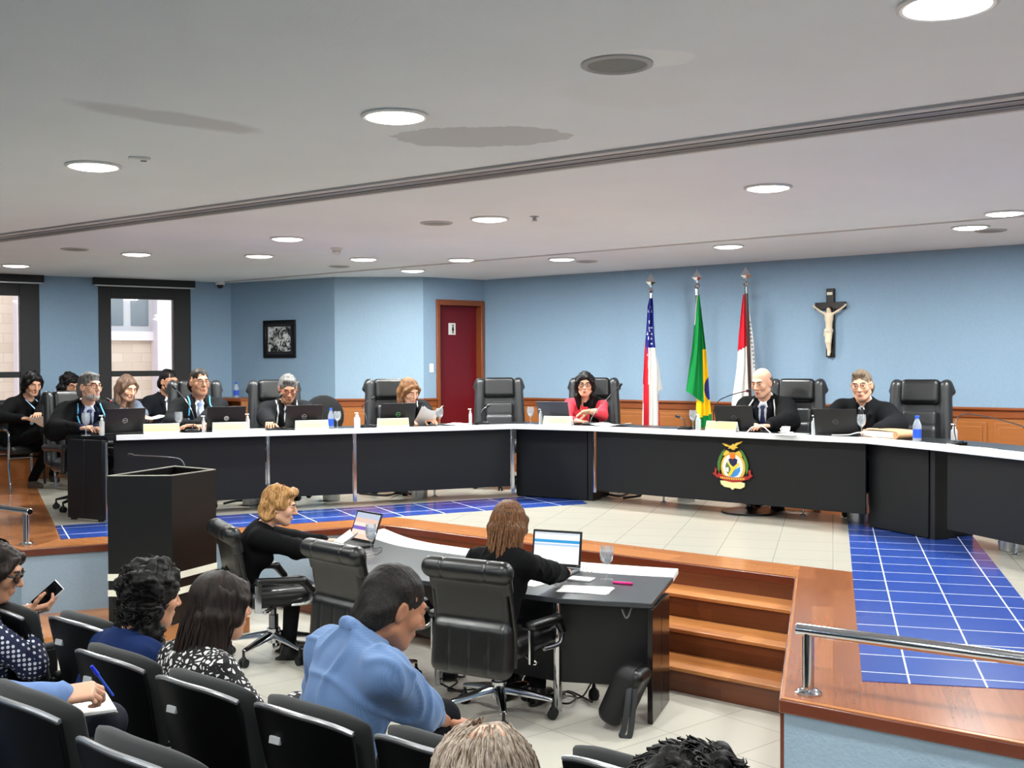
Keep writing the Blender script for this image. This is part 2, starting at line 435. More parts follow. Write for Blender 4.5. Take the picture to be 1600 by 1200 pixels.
wall('wall_picture', A_, B_, M_WALL); wall('wall_column', B_, C_, M_WALLP)
# ---- left wall with two windows
WL = (A_ - H_).length; wd = (A_ - H_).normalized(); wo = Vector((-wd.y, wd.x))
def wpt(px, py, off=0.0):
    """distance along window wall and height of a picture point on it"""
    p = ONP(px, py, (H_.x + wo.x * off, H_.y + wo.y * off, 0), (wo.x, wo.y, 0)); return (Vector((p.x, p.y)) - H_).dot(wd), p.z
w2a, w2b = wpt(154, 520)[0], wpt(298, 520)[0]; zt = wpt(225, 447)[1]
w1b = wpt(62, 520)[0]; w1a = w1b - (w2b - w2a); w0b = w1a - (w2a - w1b); w0a = w0b - (w2b - w2a)
zs = .34
mb = MB()
prev = 0
for a, b in ((w0a, w0b), (w1a, w1b), (w2a, w2b)):
    wseg(mb, H_, A_, prev, a, HF, H); wseg(mb, H_, A_, a, b, HF, zs); wseg(mb, H_, A_, a, b, zt + .02, H); prev = b
wseg(mb, H_, A_, prev, WL, HF, H)
struct(mb.build('wall_left', M_WALL))
def m_glass():
    t = NT('window_glass'); n = t.n; tr = n.new('ShaderNodeBsdfTransparent'); gl = n.new('ShaderNodeBsdfGlossy'); gl.inputs['Roughness'].default_value = .02
    tr.inputs['Color'].default_value = (.96, .97, .97, 1)
    mx = n.new('ShaderNodeMixShader'); fr = n.new('ShaderNodeFresnel'); fr.inputs[0].default_value = 1.3
    t.put(mx.inputs[0], fr.outputs[0]); t.put(mx.inputs[1], tr.outputs[0]); t.put(mx.inputs[2], gl.outputs[0])
    t.put(n['Material Output'].inputs[0], mx.outputs[0]); return t.m
M_WGLASS = m_glass()
g0, gz1 = wpt(173, 466); g1, gz0 = wpt(272, 579); _, tz0 = wpt(225, 588)
fl = g0 - w2a; fr_ = w2b - g1
for k, (a, b) in enumerate(((w0a, w0b), (w1a, w1b), (w2a, w2b))):
    t = struct(thing('window_%d' % (k + 1), None, None)); del t
    root = bpy.data.objects['window_%d' % (k + 1)]
    mb = MB()
    wseg(mb, H_, A_, a, a + fl, zs, zt + .02, -.01, .1); wseg(mb, H_, A_, b - fr_, b, zs, zt + .02, -.01, .1)
    wseg(mb, H_, A_, a + fl, b - fr_, gz1, zt + .02, -.01, .1); wseg(mb, H_, A_, a + fl, b - fr_, zs, zs + .05, -.01, .1)
    mb.build('frame', M_BLACK, root, .004)
    mb = MB(); wseg(mb, H_, A_, a + fl, b - fr_, tz0, gz0, 0, .08); mb.build('transom', M_BLACK, root, .004)
    mb = MB(); wseg(mb, H_, A_, a + fl, b - fr_, gz0, gz1, .05, .006); mb.build('upper_pane', M_WGLASS, root)
    mb = MB(); wseg(mb, H_, A_, a + fl, b - fr_, zs + .05, tz0, .05, .006); mb.build('lower_pane', M_WGLASS, root)
    mb = MB(); wseg(mb, H_, A_, a - .07, b + .04, zt - .005, zt + .105, -.09, .09); bx = mb.build('blind_box', M_BLACK, root, .008)
    mb = MB(); wseg(mb, H_, A_, a - .06, b + .03, zt - .022, zt - .005, -.07, .02); mb.build('blind_rail', M_ALU, bx)
# ---- facade across the courtyard
fp = H_ + wo * 5.0
def fpt(px, py):
    p = ONP(px, py, (fp.x, fp.y, 0), (wo.x, wo.y, 0)); return (Vector((p.x, p.y)) - H_).dot(wd), p.z
M_STONE = m_tile('facade_stone', (206, 184, 168), (186, 166, 152), .3, 0, .01, .8, .08)
def m_facade():
    t = NT('facade_blocks'); sx = t.n.new('ShaderNodeTexBrick'); v = t.coord((1, 1, 1), (0, 0, -math.atan2(wd.y, wd.x)))
    s2 = t.n.new('ShaderNodeSeparateXYZ'); t.put(s2.inputs[0], v); cb = t.n.new('ShaderNodeCombineXYZ'); t.put(cb.inputs[0], s2.outputs[0]); t.put(cb.inputs[1], s2.outputs[2])
    t.put(sx.inputs['Vector'], cb.outputs[0]); sx.inputs['Scale'].default_value = 1.6
    sx.inputs['Color1'].default_value = srgb((204, 180, 162)); sx.inputs['Color2'].default_value = srgb((214, 192, 176)); sx.inputs['Mortar'].default_value = srgb((196, 174, 158)); sx.inputs['Mortar Size'].default_value = .012
    t.set(Base_Color=sx.outputs[0], Roughness=.85); return t.m
M_FAC = m_facade(); M_PINK = mat('pink_render', (222, 204, 208), .9, bump=.6, bscale=30, var=.08, vscale=25)
bd = thing('building', 'pale pink stone building seen through the windows across the courtyard', 'building', (fp.x, fp.y, HF))
def fbox(name, s0, s1, z0, z1, off, th, m, par=bd):
    mb = MB(); p0 = H_ + wo * (5.0 + off)
    p = [p0 + wd * s0, p0 + wd * s1, p0 + wd * s1 + wo * th, p0 + wd * s0 + wo * th]
    mb.prism([(x.x - fp.x, x.y - fp.y) for x in p], z0 - HF, z1 - HF); return mb.build(name, m, par)
fbox('wall', -8, 22, -3, 6, 0, .3, M_FAC)
c0, _ = fpt(236, 500); c1, _ = fpt(290, 500); k0, _ = fpt(20, 500); k1, _ = fpt(46, 500)
fbox('pilaster', c0, c1 + 2, -3, 6, -.35, .5, M_PINK); fbox('pilaster', k0, k1 + .6, -3, 6, -.35, .5, M_PINK)
q0, _ = fpt(150, 500); z0 = fpt(200, 518)[1]; z1 = fpt(200, 468)[1]
zb = fpt(200, 532)[1]
fbox('ledge', k1 + .6, c0, zb, z0, -.12, .2, mat('ledge_white', (226, 214, 214), .8))
fw = fbox('window', q0, c0, z0, z1 + .9, -.03, .1, mat('facade_frame', (190, 186, 188), .6))
mid = fpt(197, 500)[0]
fbox('pane', mid + .07, c0 - .06, z0 + .1, z1 + .8, -.05, .03, mat('facade_glass', (118, 124, 130), .15), fw)
fbox('pane', q0 + .06, mid - .06, z0 + .1, z1 + .8, -.05, .03, mat('facade_glass', (118, 124, 130), .15), fw)
# ---- door wall with the red door
dd = (D_ - C_).normalized(); do_ = Vector((-dd.y, dd.x)); CL = (D_ - C_).length
def dpt(px, py, off=0.0):
    p = ONP(px, py, (C_.x + do_.x * off, C_.y + do_.y * off, 0), (do_.x, do_.y, 0)); return (Vector((p.x, p.y)) - C_).dot(dd), p.z
d0 = dpt(681, 500)[0]; d1 = min(dpt(755, 500)[0], CL - .005); dz = dpt(718, 469)[1]
mb = MB(); wseg(mb, C_, D_, 0, d0, HF, H); wseg(mb, C_, D_, d1, CL, HF, H); wseg(mb, C_, D_, d0, d1, dz, H); wseg(mb, C_, D_, d0, d1, HF, 0)
struct(mb.build('wall_door', M_WALL))
dr = struct(thing('door_1', None, None))
mb = MB(); wseg(mb, C_, D_, d0, d0 + .05, 0, dz, -.03, .16); wseg(mb, C_, D_, d1 - .05, d1, 0, dz, -.03, .16); wseg(mb, C_, D_, d0 + .05, d1 - .05, dz - .07, dz, -.03, .16)
mb.build('frame', M_WDARK, dr, .006)
M_RED = mat('door_red', (104, 8, 22), .4, var=.06)
mb = MB(); wseg(mb, C_, D_, d0 + .05, d1 - .05, 0, dz - .07, .085, .04); lf = mb.build('leaf', M_RED, dr, .003)
s, z = dpt(706, 514, .085)
mb = MB(); wseg(mb, C_, D_, s - .055, s + .055, z - .075, z + .075, .078, .007); sg = mb.build('restroom_sign', M_WHITE, dr, .003)
mb = MB()   # pictogram of a standing woman
pc = C_ + dd * (s + .01) + do_ * .0755
def pg(pts):
    mb.loft([[(pc.x + dd.x * x - do_.x * t, pc.y + dd.y * x - do_.y * t, z + y) for x, y in pts] for t in (0, .003)])
pg([(.011 * math.cos(a), .045 + .011 * math.sin(a)) for a in [2 * PI * k / 12 for k in range(12)]])
pg([(-.008, .03), (-.018, -.02), (-.007, -.02), (-.007, -.058), (.007, -.058), (.007, -.02), (.018, -.02), (.008, .03)])
mb.build('pictogram', M_BLACK, sg)
mb = MB(); s, z = dpt(674, 575); wseg(mb, C_, D_, s - .03, s + .03, z - .055, z + .055, -.01, .01); o = mb.build('light_switch', M_WHITE, None, .003)
tag(o, 'white light switch plate on the wall left of the red door', 'switch')
# ---- wainscot
ZW = .935
def wains(name, a, b, s0, s1, pw=.62):
    L = s1 - s0; n = max(1, round(L / pw)); mb = MB()
    wseg(mb, a, b, s0, s1, 0, ZW - .02, -.02, .02, 0); wseg(mb, a, b, s0, s1, ZW - .1, ZW - .02, -.035, .02, 1); wseg(mb, a, b, s0, s1, ZW - .025, ZW, -.06, .06, 1); wseg(mb, a, b, s0, s1, 0, .1, -.035, .02, 1)
    for k in range(n):
        x0 = s0 + L * k / n + .035; x1 = s0 + L * (k + 1) / n - .035
        wseg(mb, a, b, x0, x1, .16, ZW - .14, -.034, .016, 0); wseg(mb, a, b, x0 + .04, x1 - .04, .2, ZW - .18, -.044, .012, 0)
    return struct(mb.build(name, [M_WAINS, M_WDARK], None, .007))
wains('trim_1', B_, C_, 0, (C_ - B_).length); wains('trim_2', C_, D_, 0, d0 - .01, .4); wains('trim_3', D_, E_, 0.02, (E_ - D_).length)
# low panelling under the windows
mb = MB(); wseg(mb, H_, A_, 0, WL, 0, .3, -.04, .04, 0); wseg(mb, H_, A_, 0, WL, .3, .33, -.08, .08, 1)
struct(mb.build('trim_4', [M_WAINS, M_WDARK], None, .006))
# ---- dais
RI = P(1247, 901, 0); RB = P(1225, 1090, 0); LI = P(592, 821, 0); LB = P(33, 857.5, 0)
LI = RI - U * (RI - LI).dot(U)                      # true to the back wall direction
RF = RB + az(127) * 9; LF = LB + az(309) * 9
def xy(v): return (v.x, v.y)
back = [A_, B_, C_, D_, E_]
far_r = E_ - N.to_2d() * 3; RFw = isect(RB, az(127), E_, N)
LFw = isect(LB, az(309), A_, wd)
outer = [xy(LFw), xy(LB), xy(LI), xy(RI), xy(RB), xy(RFw)]
poly = outer + [xy(E_), xy(D_), xy(C_), xy(B_), xy(A_)]
def inset(p, q, d):     # shift edge p->q to its left
    v = (Vector(q) - Vector(p)).normalized(); return Vector((-v.y, v.x)) * d
mb = MB(); mb.prism(poly, HF, -.06, 0); struct(mb.build('wall_dais', M_RET))
# thin slab top (wood edge all round), floors inlaid on it
def expand(pts, d):
    out = []
    for i, p in enumerate(pts):
        a = Vector(pts[max(i - 1, 0)]); b = Vector(p); c = Vector(pts[min(i + 1, len(pts) - 1)])
        n1 = (b - a).normalized() if i else (c - b).normalized(); n2 = (c - b).normalized() if i < len(pts) - 1 else n1
        m1 = Vector((n1.y, -n1.x)); m2 = Vector((n2.y, -n2.x)); m = (m1 + m2); m = m / max(m.dot(m1), .2)
        out.append((b.x + m.x * d, b.y + m.y * d))
    return out
# the slab edge overhangs the retaining wall by 2 cm
sl = expand(outer, .02)
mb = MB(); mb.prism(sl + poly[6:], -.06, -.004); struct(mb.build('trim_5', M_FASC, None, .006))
mb = MB(); mb.prism(expand(outer, .012) + poly[6:], -.004, 0); struct(mb.build('floor_wood_border', M_WBORD))
WE = isect(Vector((-3.59, 8.83)), Vector((-1.74, 3.68)), A_, wd)
def inlay(name, pts, m, z=.003):
    mb = MB(); mb.prism(pts, -.003, z); return struct(mb.build(name, m))
BW = .36
# strips
sR_in = [Vector((1.5, 4.79)), Vector((2.85, 9.59))]; sR_out0 = Vector((2.79, 6.08))
r16 = az(16)
ri_a = Vector((1.5, 4.79)); ri_b = ri_a + r16.to_2d() * 5.3
ro_b = ri_b + Vector((r16.y, -r16.x)) * .93; cut = az(102).to_2d()
ro_a = ri_a + cut * (.93 / math.cos(math.radians(4)))
cr_front = [xy(RI + N * BW + az(64) * 0)]
# cream main
c_l = P(337, 827.5, 0); l64 = az(64.5)
lo_a = Vector((-3.56, 8.8)); hi_a = Vector((-3.9, 9.53)); lo_b = lo_a + l64.to_2d() * 4.75; hi_b = hi_a + l64.to_2d() * 5.0
fe = (RI + N * BW)     # inner line of front wooden border
i_r = isect(fe, U, ri_a, r16); i_l = isect(fe, U, lo_a, l64)
inlay('floor_cream_tile', [xy(i_l), xy(i_r), xy(ri_b), xy(D_ + Vector((.1, -.1))), xy(lo_b)], M_CREAM, .002)
inlay('floor_cream_back', [xy(hi_a), xy(hi_b), xy(D_), xy(C_), xy(B_), xy(A_), xy(WE)][::1], M_CREAM, .0015)
inlay('floor_cream_side', [xy(ro_a), xy(ro_b), xy(E_), xy(far_r)], M_CREAM, .0015)
inlay('floor_blue_tile_left', [xy(lo_a), xy(lo_b), xy(hi_b), xy(hi_a)], M_BLUEL, .003)
inlay('floor_blue_tile_right', [xy(ri_a), xy(ri_b), xy(ro_b), xy(ro_a)], M_BLUER, .004)
inlay('floor_wood_side', [xy(LB + l64 * .05), (-3.59, 8.83), xy(WE), xy(LFw + Vector((.02, 0)))], M_WFLOOR, .0018)
inlay('floor_wood_right', [xy(RB + r16 * .02), xy(RI), xy(RI + r16 * .4), xy(i_r), xy(ri_a), xy(ro_a), xy(ro_a + cut * 3), xy(RFw)], M_WFLOORR, .0012)
# steps between the two blocks
run = .285; rise = .155
for k in range(1, 4):
    a = isect(RI - N * run * k, U, RI, r16); b = isect(RI - N * run * k, U, LI, l64)
    mb = MB()
    c = isect(RI - N * (run * (k - 1) - .1), U, RI, r16); d = isect(RI - N * (run * (k - 1) - .1), U, LI, l64)
    a2 = a + N.to_2d() * .02; b2 = b + N.to_2d() * .02
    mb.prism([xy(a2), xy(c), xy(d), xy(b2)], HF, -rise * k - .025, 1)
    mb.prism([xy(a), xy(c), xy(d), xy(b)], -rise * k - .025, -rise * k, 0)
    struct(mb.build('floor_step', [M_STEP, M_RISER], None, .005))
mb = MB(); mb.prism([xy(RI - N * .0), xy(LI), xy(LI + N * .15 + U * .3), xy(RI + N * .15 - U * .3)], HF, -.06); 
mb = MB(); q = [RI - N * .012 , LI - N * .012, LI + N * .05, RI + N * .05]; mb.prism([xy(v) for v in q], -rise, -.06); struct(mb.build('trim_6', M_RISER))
# side of right block towards the steps is clad in wood
mb = MB(); n2 = Vector((-r16.y, r16.x)) ; q = [RB.to_2d(), RI.to_2d(), RI.to_2d() + n2 * .015, RB.to_2d() + n2 * .015]; mb.prism([xy(v) for v in q], HF, -.06); struct(mb.build('trim_7', M_FASC))
# low wooden plinth along the left block
pa = LB.to_2d() + Vector((-.2, -.1)); pd = l64.to_2d(); pn = Vector((pd.y, -pd.x))
mb = MB(); mb.prism([xy(pa), xy(pa + pd * 1.75), xy(pa + pd * 1.75 + pn * .80), xy(pa + pn * .80)], HF, -.5); struct(mb.build('floor_plinth', M_STEP, None, .006))
# ---- ceiling fittings
def strip(name, p, q, bars, m, label=None, cat=None, parts=None):
    """bars: list of (offset0, offset1, z0, z1, mat index) across the line p->q"""
    d = (q - p).to_2d().normalized(); o = Vector((-d.y, d.x)); L = (q - p).to_2d().length; r = MB()
    for o0, o1, z0, z1, mi in bars:
        a = p.to_2d() + o * o0; b = q.to_2d() + o * o0; c = q.to_2d() + o * o1; e = p.to_2d() + o * o1
        r.prism([xy(a), xy(b), xy(c), xy(e)], z0, z1, mi)
    return r.build(name, m)
p = P(0, 371.5, H); q = P(1600, 157, H); e = (q - p).normalized()
bars = [(-.155, -.15, H - .012, H, 1), (-.15, -.142, H - .004, H, 0), (-.142, -.085, H - .012, H, 2), (-.085, -.06, H - .003, H, 0), (-.06, -.045, H - .012, H, 1), (-.045, -.03, H - .003, H, 0), (-.03, .03, H - .008, H, 3), (.03, .045, H - .003, H, 0), (.045, .075, H - .01, H, 3), (.075, .085, H - .003, H, 0), (.085, .12, H - .01, H, 3), (.12, .15, H - .012, H, 2)]
o = strip('linear_air_diffuser', p - e * 3, q + e * 2.5, bars, [M_BLACK, M_ALU, mat('diffuser_white', (196, 194, 190), .5), mat('diffuser_grey', (128, 127, 126), .5)])
tag(o, 'long grey slotted air diffuser running across the whole ceiling', 'air vent')
p = P(340, 441, H); q = P(1540, 342, H); e = (q - p).normalized()
o = strip('ceiling_slot_vent', p, q + e * 2.5, [(-.03, -.012, H - .008, H, 1), (-.012, .022, H - .003, H, 0), (.022, .03, H - .006, H, 1)], [mat('slot_dark', (52, 50, 48), .6), mat('diffuser_white')])
tag(o, 'thin dark slot in the ceiling in front of the back wall', 'air vent')
M_LAMP = mat('lamp_glow', (255, 250, 240), .5, emit=9)
M_RING = mat('lamp_ring', (220, 220, 218), .35, .1)
LP = [((1480, 5), 'large round downlight cut by the top edge of the photo'), ((617, 180), 'round glowing downlight beside the peeling ceiling patch, in front of the long air diffuser'),
      ((146, 258), 'round glowing downlight beside the small square sensor plate at left'), ((1200, 292), 'round glowing downlight just behind the right half of the long air diffuser'),
      ((765, 341), 'round glowing downlight just right of a dark ceiling speaker, mid ceiling'), ((449, 372), 'upper one of two downlights close together left of the smoke detector'),
      ((213, 396), 'round glowing downlight above the second black window'), ((25, 414), 'round glowing downlight above the first black window at the left edge'),
      ((405, 399), 'lower one of two downlights close together, above the framed picture'), ((568, 404), 'round glowing downlight just right of the smoke detector'),
      ((721, 405), 'round glowing downlight over the red door touching the thin ceiling slot'), ((878, 404), 'round glowing downlight on the slot above the woman in red'),
      ((645, 422), 'smallest downlight, nearest the pale wall column'), ((1138, 384), 'round glowing downlight above the three flags'),
      ((1570, 332), 'upper one of two downlights at the right edge'), ((1516, 354), 'lower one of two downlights at the right edge, above the crucifix side')]
def downlight(loc, label, group=None, power=1.0):
    t = thing('downlight', label, 'ceiling light', loc, 0, group)
    mb = MB(); mb.lathe([(.144, 0), (.148, -.009), (.137, -.015), (.126, -.013), (.126, 0)], 36); mb.build('ring', M_RING, t)
    mb = MB(); mb.lathe([(.126, -.004), (.122, -.012), (.1, -.02), (.05, -.025), (.01, -.026)], 36); mb.build('diffuser', M_LAMP, t)
    l = bpy.data.lights.new('lamp', 'AREA'); l.shape = 'DISK'; l.size = .24; l.energy = LPOW * power; l.color = (.97, 1, .97)
    lo = bpy.data.objects.new('lamp', l); COL.objects.link(lo); lo.parent = t; lo.location = (0, 0, -.03)
    return t
LPOW = 27
for (x, y), lab in LP: downlight(P(x, y, H), lab, None, 1.15 if y < 300 else (.6 if y > 420 or (x, y) == (25, 414) else 1.45))
o0 = P(617, 180, H); 
for k in range(-1, 3):
    for j, nn in enumerate((-2.6, -5.0, -7.4)):
        p = o0 + U * (2.0 * k - .6) + N * nn
        if p.y > -4.8: downlight(p, 'round downlight over the audience outside the frame', 'downlights over the rear of the hall', .8)
for p in (o0 + U * 4.0, P(146, 258, H) - U * 1.9, P(1200, 292, H) + U * 2, P(1570, 332, H) + U * 2): downlight(p, 'round downlight over the audience outside the frame', 'downlights over the rear of the hall')
M_SPK = mat('speaker_grille', (128, 132, 130), .6, bump=.3, bscale=600)
SP = [((964, 100), 'large grey round ceiling speaker in the front part of the ceiling', .105), ((682, 348), 'grey ceiling speaker just left of the middle downlight', .1), ((117, 389), 'grey ceiling speaker at far left behind the long diffuser', .1),
      ((530, 416), 'small faint ceiling speaker under the smoke detector', .09), ((917, 408), 'small faint ceiling speaker right of the downlight over the woman in red', .09), ((1548, 360), 'grey ceiling speaker beside the two right edge downlights', .1)]
for (x, y), lab, r in SP:
    t = thing('ceiling_speaker', lab, 'speaker', P(x, y, H))
    mb = MB(); mb.lathe([(r + .025, 0), (r + .025, -.006), (r + .008, -.011), (r, -.004), (r, 0)], 36); mb.build('rim', mat('speaker_rim', (176, 175, 172), .5), t)
    mb = MB(); mb.lathe([(r, -.001), (r * .98, -.004), (.01, -.006)], 36); mb.build('grille', M_SPK, t)
p = P(526, 390, H); t = thing('smoke_detector', 'white smoke detector on the ceiling between downlights', 'smoke detector', P(526, 387, H))
mb = MB(); mb.lathe([(.055, 0), (.055, -.02), (.045, -.024)], 24); mb.build('base', M_WHITE, t)
mb = MB(); mb.lathe([(.04, -.024), (.04, -.05), (.028, -.062)], 24); mb.build('sensor_head', mat('detector_grey', (190, 188, 184), .5), t)
t = thing('ceiling_sensor', 'small rectangular white sensor plate beside the left downlight', 'sensor', P(218, 246, H), math.radians(20))
mb = MB(); mb.box((0, 0, -.008), (.11, .055, .016)); mb.build('plate', M_WHITE, t, .005); mb = MB(); mb.box((.02, 0, -.018), (.03, .02, .006)); mb.build('lens', M_GREY, t, .002)
t = thing('sprinkler_head', 'tiny chrome sprinkler on the ceiling right of the middle downlight', 'sprinkler', P(835, 338, H))
mb = MB(); mb.lathe([(.035, 0), (.033, -.005), (.012, -.008), (.012, -.03)], 16); mb.build('body', M_ALU, t); mb = MB(); mb.lathe([(.022, -.032), (.022, -.035)], 12); mb.tube([(-.012, 0, -.008), (-.016, 0, -.02), (0, 0, -.032)], .002, 6); mb.tube([(.012, 0, -.008), (.016, 0, -.02), (0, 0, -.032)], .002, 6); mb.build('deflector', M_ALU, t)
t = thing('dome_camera', 'white dome security camera under the ceiling beside the second window', 'camera', P(344, 440, H))
mb = MB(); mb.lathe([(.06, 0), (.062, -.03), (.052, -.045)], 24); mb.build('housing', M_WHITE, t); mb = MB(); mb.lathe([(.045, -.045), (.04, -.068), (.025, -.085), (.005, -.092)], 24); mb.build('dome', M_BLACKG, t)
# ---- framed photograph on the picture wall
pdv = (B_ - A_).normalized(); po = Vector((-pdv.y, pdv.x))
def ppt(px, py):
    p = ONP(px, py, (A_.x, A_.y, 0), (po.x, po.y, 0)); return (Vector((p.x, p.y)) - A_).dot(pdv), p.z
s0, z1 = ppt(413, 501); s1, z0 = ppt(463, 559); sm = (s0 + s1) / 2; zm = (z0 + z1) / 2; c = A_ + pdv * sm
t = thing('picture_frame', 'black framed black-and-white photograph hanging on the blue wall', 'picture', (c.x, c.y, zm), math.atan2(pdv.y, pdv.x))
w, h = s1 - s0, z1 - z0
mb = MB(); b = .045
mb.box((0, -.015, h / 2 - b / 2), (w, .03, b)); mb.box((0, -.015, -h / 2 + b / 2), (w, .03, b)); mb.box((-w / 2 + b / 2, -.015, 0), (b, .03, h - 2 * b)); mb.box((w / 2 - b / 2, -.015, 0), (b, .03, h - 2 * b)); mb.build('frame', M_BLACKG, t, .004)
mb = MB(); mb.box((0, -.006, 0), (w - 2 * b, .012, h - 2 * b)); mb.build('mat_board', mat('mat_dark', (34, 34, 38), .6), t)
tt = NT('old_photo'); v = tt.coord((1, 1, 1)); n = tt.noise(v, 13, 3, .6, dist=1.2); tt.set(Base_Color=tt.ramp(n, [(.0, srgb((12, 12, 12))), (.44, srgb((40, 40, 40))), (.52, srgb((190, 190, 190))), (.62, srgb((225, 225, 225)))]), Roughness=.4)
x0, z2 = ppt(420, 511); x1, z3 = ppt(455, 549)
mb = MB(); mb.box(((x0 + x1) / 2 - sm, -.014, (z2 + z3) / 2 - zm), (x1 - x0, .006, z2 - z3)); mb.build('photo_print', tt.m, t, .004)
# ---- world: daylight outside
w = bpy.data.worlds.new('world'); SC.world = w; w.use_nodes = True
bg = w.node_tree.nodes['Background']; sky = w.node_tree.nodes.new('ShaderNodeTexSky'); sky.sky_type = 'HOSEK_WILKIE'; sky.turbidity = 5; sky.sun_direction = (.3, -.7, .65)
w.node_tree.links.new(sky.outputs[0], bg.inputs[0]); bg.inputs[1].default_value = 9
SC.view_settings.view_transform = 'Standard'; SC.view_settings.look = 'None'; SC.view_settings.gamma = 1; SC.view_settings.use_curve_mapping = False
SC.view_settings.exposure = 0.42
# ================================================================= BENCH
ZT = .75
L0 = Vector((-3.6, 9.92)); L1 = Vector((0.0, 11.38)); M0 = Vector((.8, 10.95)); M1 = Vector((2.9, 9.15)); R0 = Vector((3.22, 8.38)); R1 = R0 + Vector((.292, -.956)) * 2.4
FRONT = [Vector((-3.55, 9.8)), Vector((.02, 11.27)), Vector((.78, 10.86)), Vector((2.86, 9.07)), Vector((3.15, 8.34)), R1 + Vector((-.06, -.02))]
def offset(pts, d):
    out = []
    for i, b in enumerate(pts):
        a = pts[max(i - 1, 0)]; c = pts[min(i + 1, len(pts) - 1)]
        n1 = (b - a).normalized() if i else (c - b).normalized(); n2 = (c - b).normalized() if i < len(pts) - 1 else n1
        m1 = Vector((-n1.y, n1.x)); m2 = Vector((-n2.y, n2.x)); m = m1 + m2; m = m / m.dot(m1)
        out.append(b + m * d)
    return out
def BP(px, back=.0, z=ZT):
    """point on the bench top under a picture column, `back` metres behind its front edge"""
    d = ray(px, 650); d = Vector((d[0], d[1])).normalized(); path = offset(FRONT, back)
    best = None; n = len(path) - 1
    for i, (a, b) in enumerate(zip(path, path[1:])):
        e = b - a; den = d.x * e.y - d.y * e.x
        if abs(den) < 1e-9: continue
        t = (a.x * e.y - a.y * e.x) / den; s = (a.x * d.y - a.y * d.x) / den
        if (-.02 if i else -3) <= s <= (1.02 if i < n - 1 else 3) and t > 0: best = d * t
    return Vector((best.x, best.y, z))
def BN(px):
    """direction a sitter behind the bench faces at this column (2D, towards the inside)"""
    a = BP(px - 6); b = BP(px + 6); e = (b - a).to_2d().normalized(); return Vector((e.y, -e.x))
def rot_of(v): return math.atan2(-v.x, v.y)        # rotation about Z turning +Y onto v
bench = thing('curved_bench', 'long curved black judges bench with a white front edge on the raised floor', 'desk', (1.2, 10.4, 0))
def bl(mb, name, m, **k):
    o = mb.build(name, m, bench, **k); o.location = (-1.2, -10.4, 0); return o
M_LAM = mat('black_laminate', (20, 21, 23), .3, var=.05)
def m_panel():
    t = NT('panel_charcoal'); v = t.coord(); n = t.noise(v, 900, 2)
    t.set(Base_Color=t.mix(n, srgb((14, 15, 17)), srgb((24, 25, 28))), Roughness=.5); t.b.inputs['Specular IOR Level'].default_value = .3; t.bump(n, .15, .002); return t.m
M_PAN = m_panel()
back_ = offset(FRONT, .54)
end = [Vector((-4.0, 10.02)), Vector((-4.06, 10.2))]
def loc_(p): return (p[0], p[1])
mb = MB(); mb.prism([loc_(v) for v in offset(FRONT, .004)] + [loc_(v) for v in back_[::-1][:-1]] + [loc_(v) for v in (Vector((-3.86, 10.3)), end[1], end[0])], ZT - .035, ZT); bl(mb, 'tabletop', M_LAM, bevel=.004)
mb = MB()
wp = [FRONT[0] + Vector((.07, .03))] + FRONT[1:]
wi = offset(wp, .1)
# wavy inner border of the white edging
mb.prism([loc_(v) for v in offset(wp, -.012)] + [loc_(v) for v in wi[::-1]], ZT - .042, ZT + .003); bl(mb, 'white_edge', mat('white_laminate', (236, 237, 238), .35), bevel=.003)
def panel(a, b, z0=.12, z1=ZT - .042, th=.022, off=0, name='panel', m=None):
    d = (b - a).normalized(); o = Vector((-d.y, d.x)); mb = MB()
    q = [a + o * off, b + o * off, b + o * (off + th), a + o * (off + th)]
    mb.prism([loc_(v) for v in q], z0, z1); return bl(mb, name, m or M_PAN, bevel=.003)
def onl(a, b, px):
    d = ray(px, 700); e = b - a; den = d[0] * e.y - d[1] * e.x; t = (a.x * e.y - a.y * e.x) / den; return Vector((d[0] * t, d[1] * t))
def pst(p, d, z0=.0, z1=ZT - .042, w=.035):
    mb = MB(); mb.box((p.x, p.y, (z0 + z1) / 2), (w, .03, z1 - z0), math.atan2(d.y, d.x)); bl(mb, 'chrome_strip', M_CHROME, bevel=.003)
dl = (L1 - L0).normalized(); ol = Vector((-dl.y, dl.x))
xs = [L0 + dl * .04] + [onl(L0, L1, x) for x in (418, 554)] + [L1]
for a, b in zip(xs, xs[1:]): panel(a + dl * .02, b - dl * .02)
for x in (420, 555, 802): pst(onl(L0, L1, x) + ol * .02, dl, .04)
dm = (M1 - M0).normalized(); om = Vector((-dm.y, dm.x))
panel(M0 + dm * .03, M1 - dm * .01); pst(M0 + dm * .0 + om * .01, dm, .1, w=.02)
panel(R0 + Vector((.02, -.05)), R1)
def pedestal(a, b, depth=.5):
    d = (b - a).normalized(); o = Vector((-d.y, d.x)); mb = MB()
    mb.prism([loc_(v) for v in (a, b, b + o * depth, a + o * depth)], .012, ZT - .042); bl(mb, 'pedestal', M_PAN, bevel=.004)
    mb = MB(); mb.prism([loc_(v) for v in (a + o * .03, b + o * .03, b + o * depth, a + o * depth)], 0, .012); bl(mb, 'plinth', M_BLACK)
    q = b + d * .005
    mb = MB(); mb.prism([loc_(v) for v in (q + o * .012, q + d * .05 + o * .012, q + d * .05 + o * .2, q + o * .2)], .0, ZT - .042); bl(mb, 'cable_channel', M_BLACK)
pedestal(Vector((.04, 11.5)), Vector((.74, 11.08))); pedestal(Vector((2.94, 9.22)), Vector((3.2, 8.6)), .45)
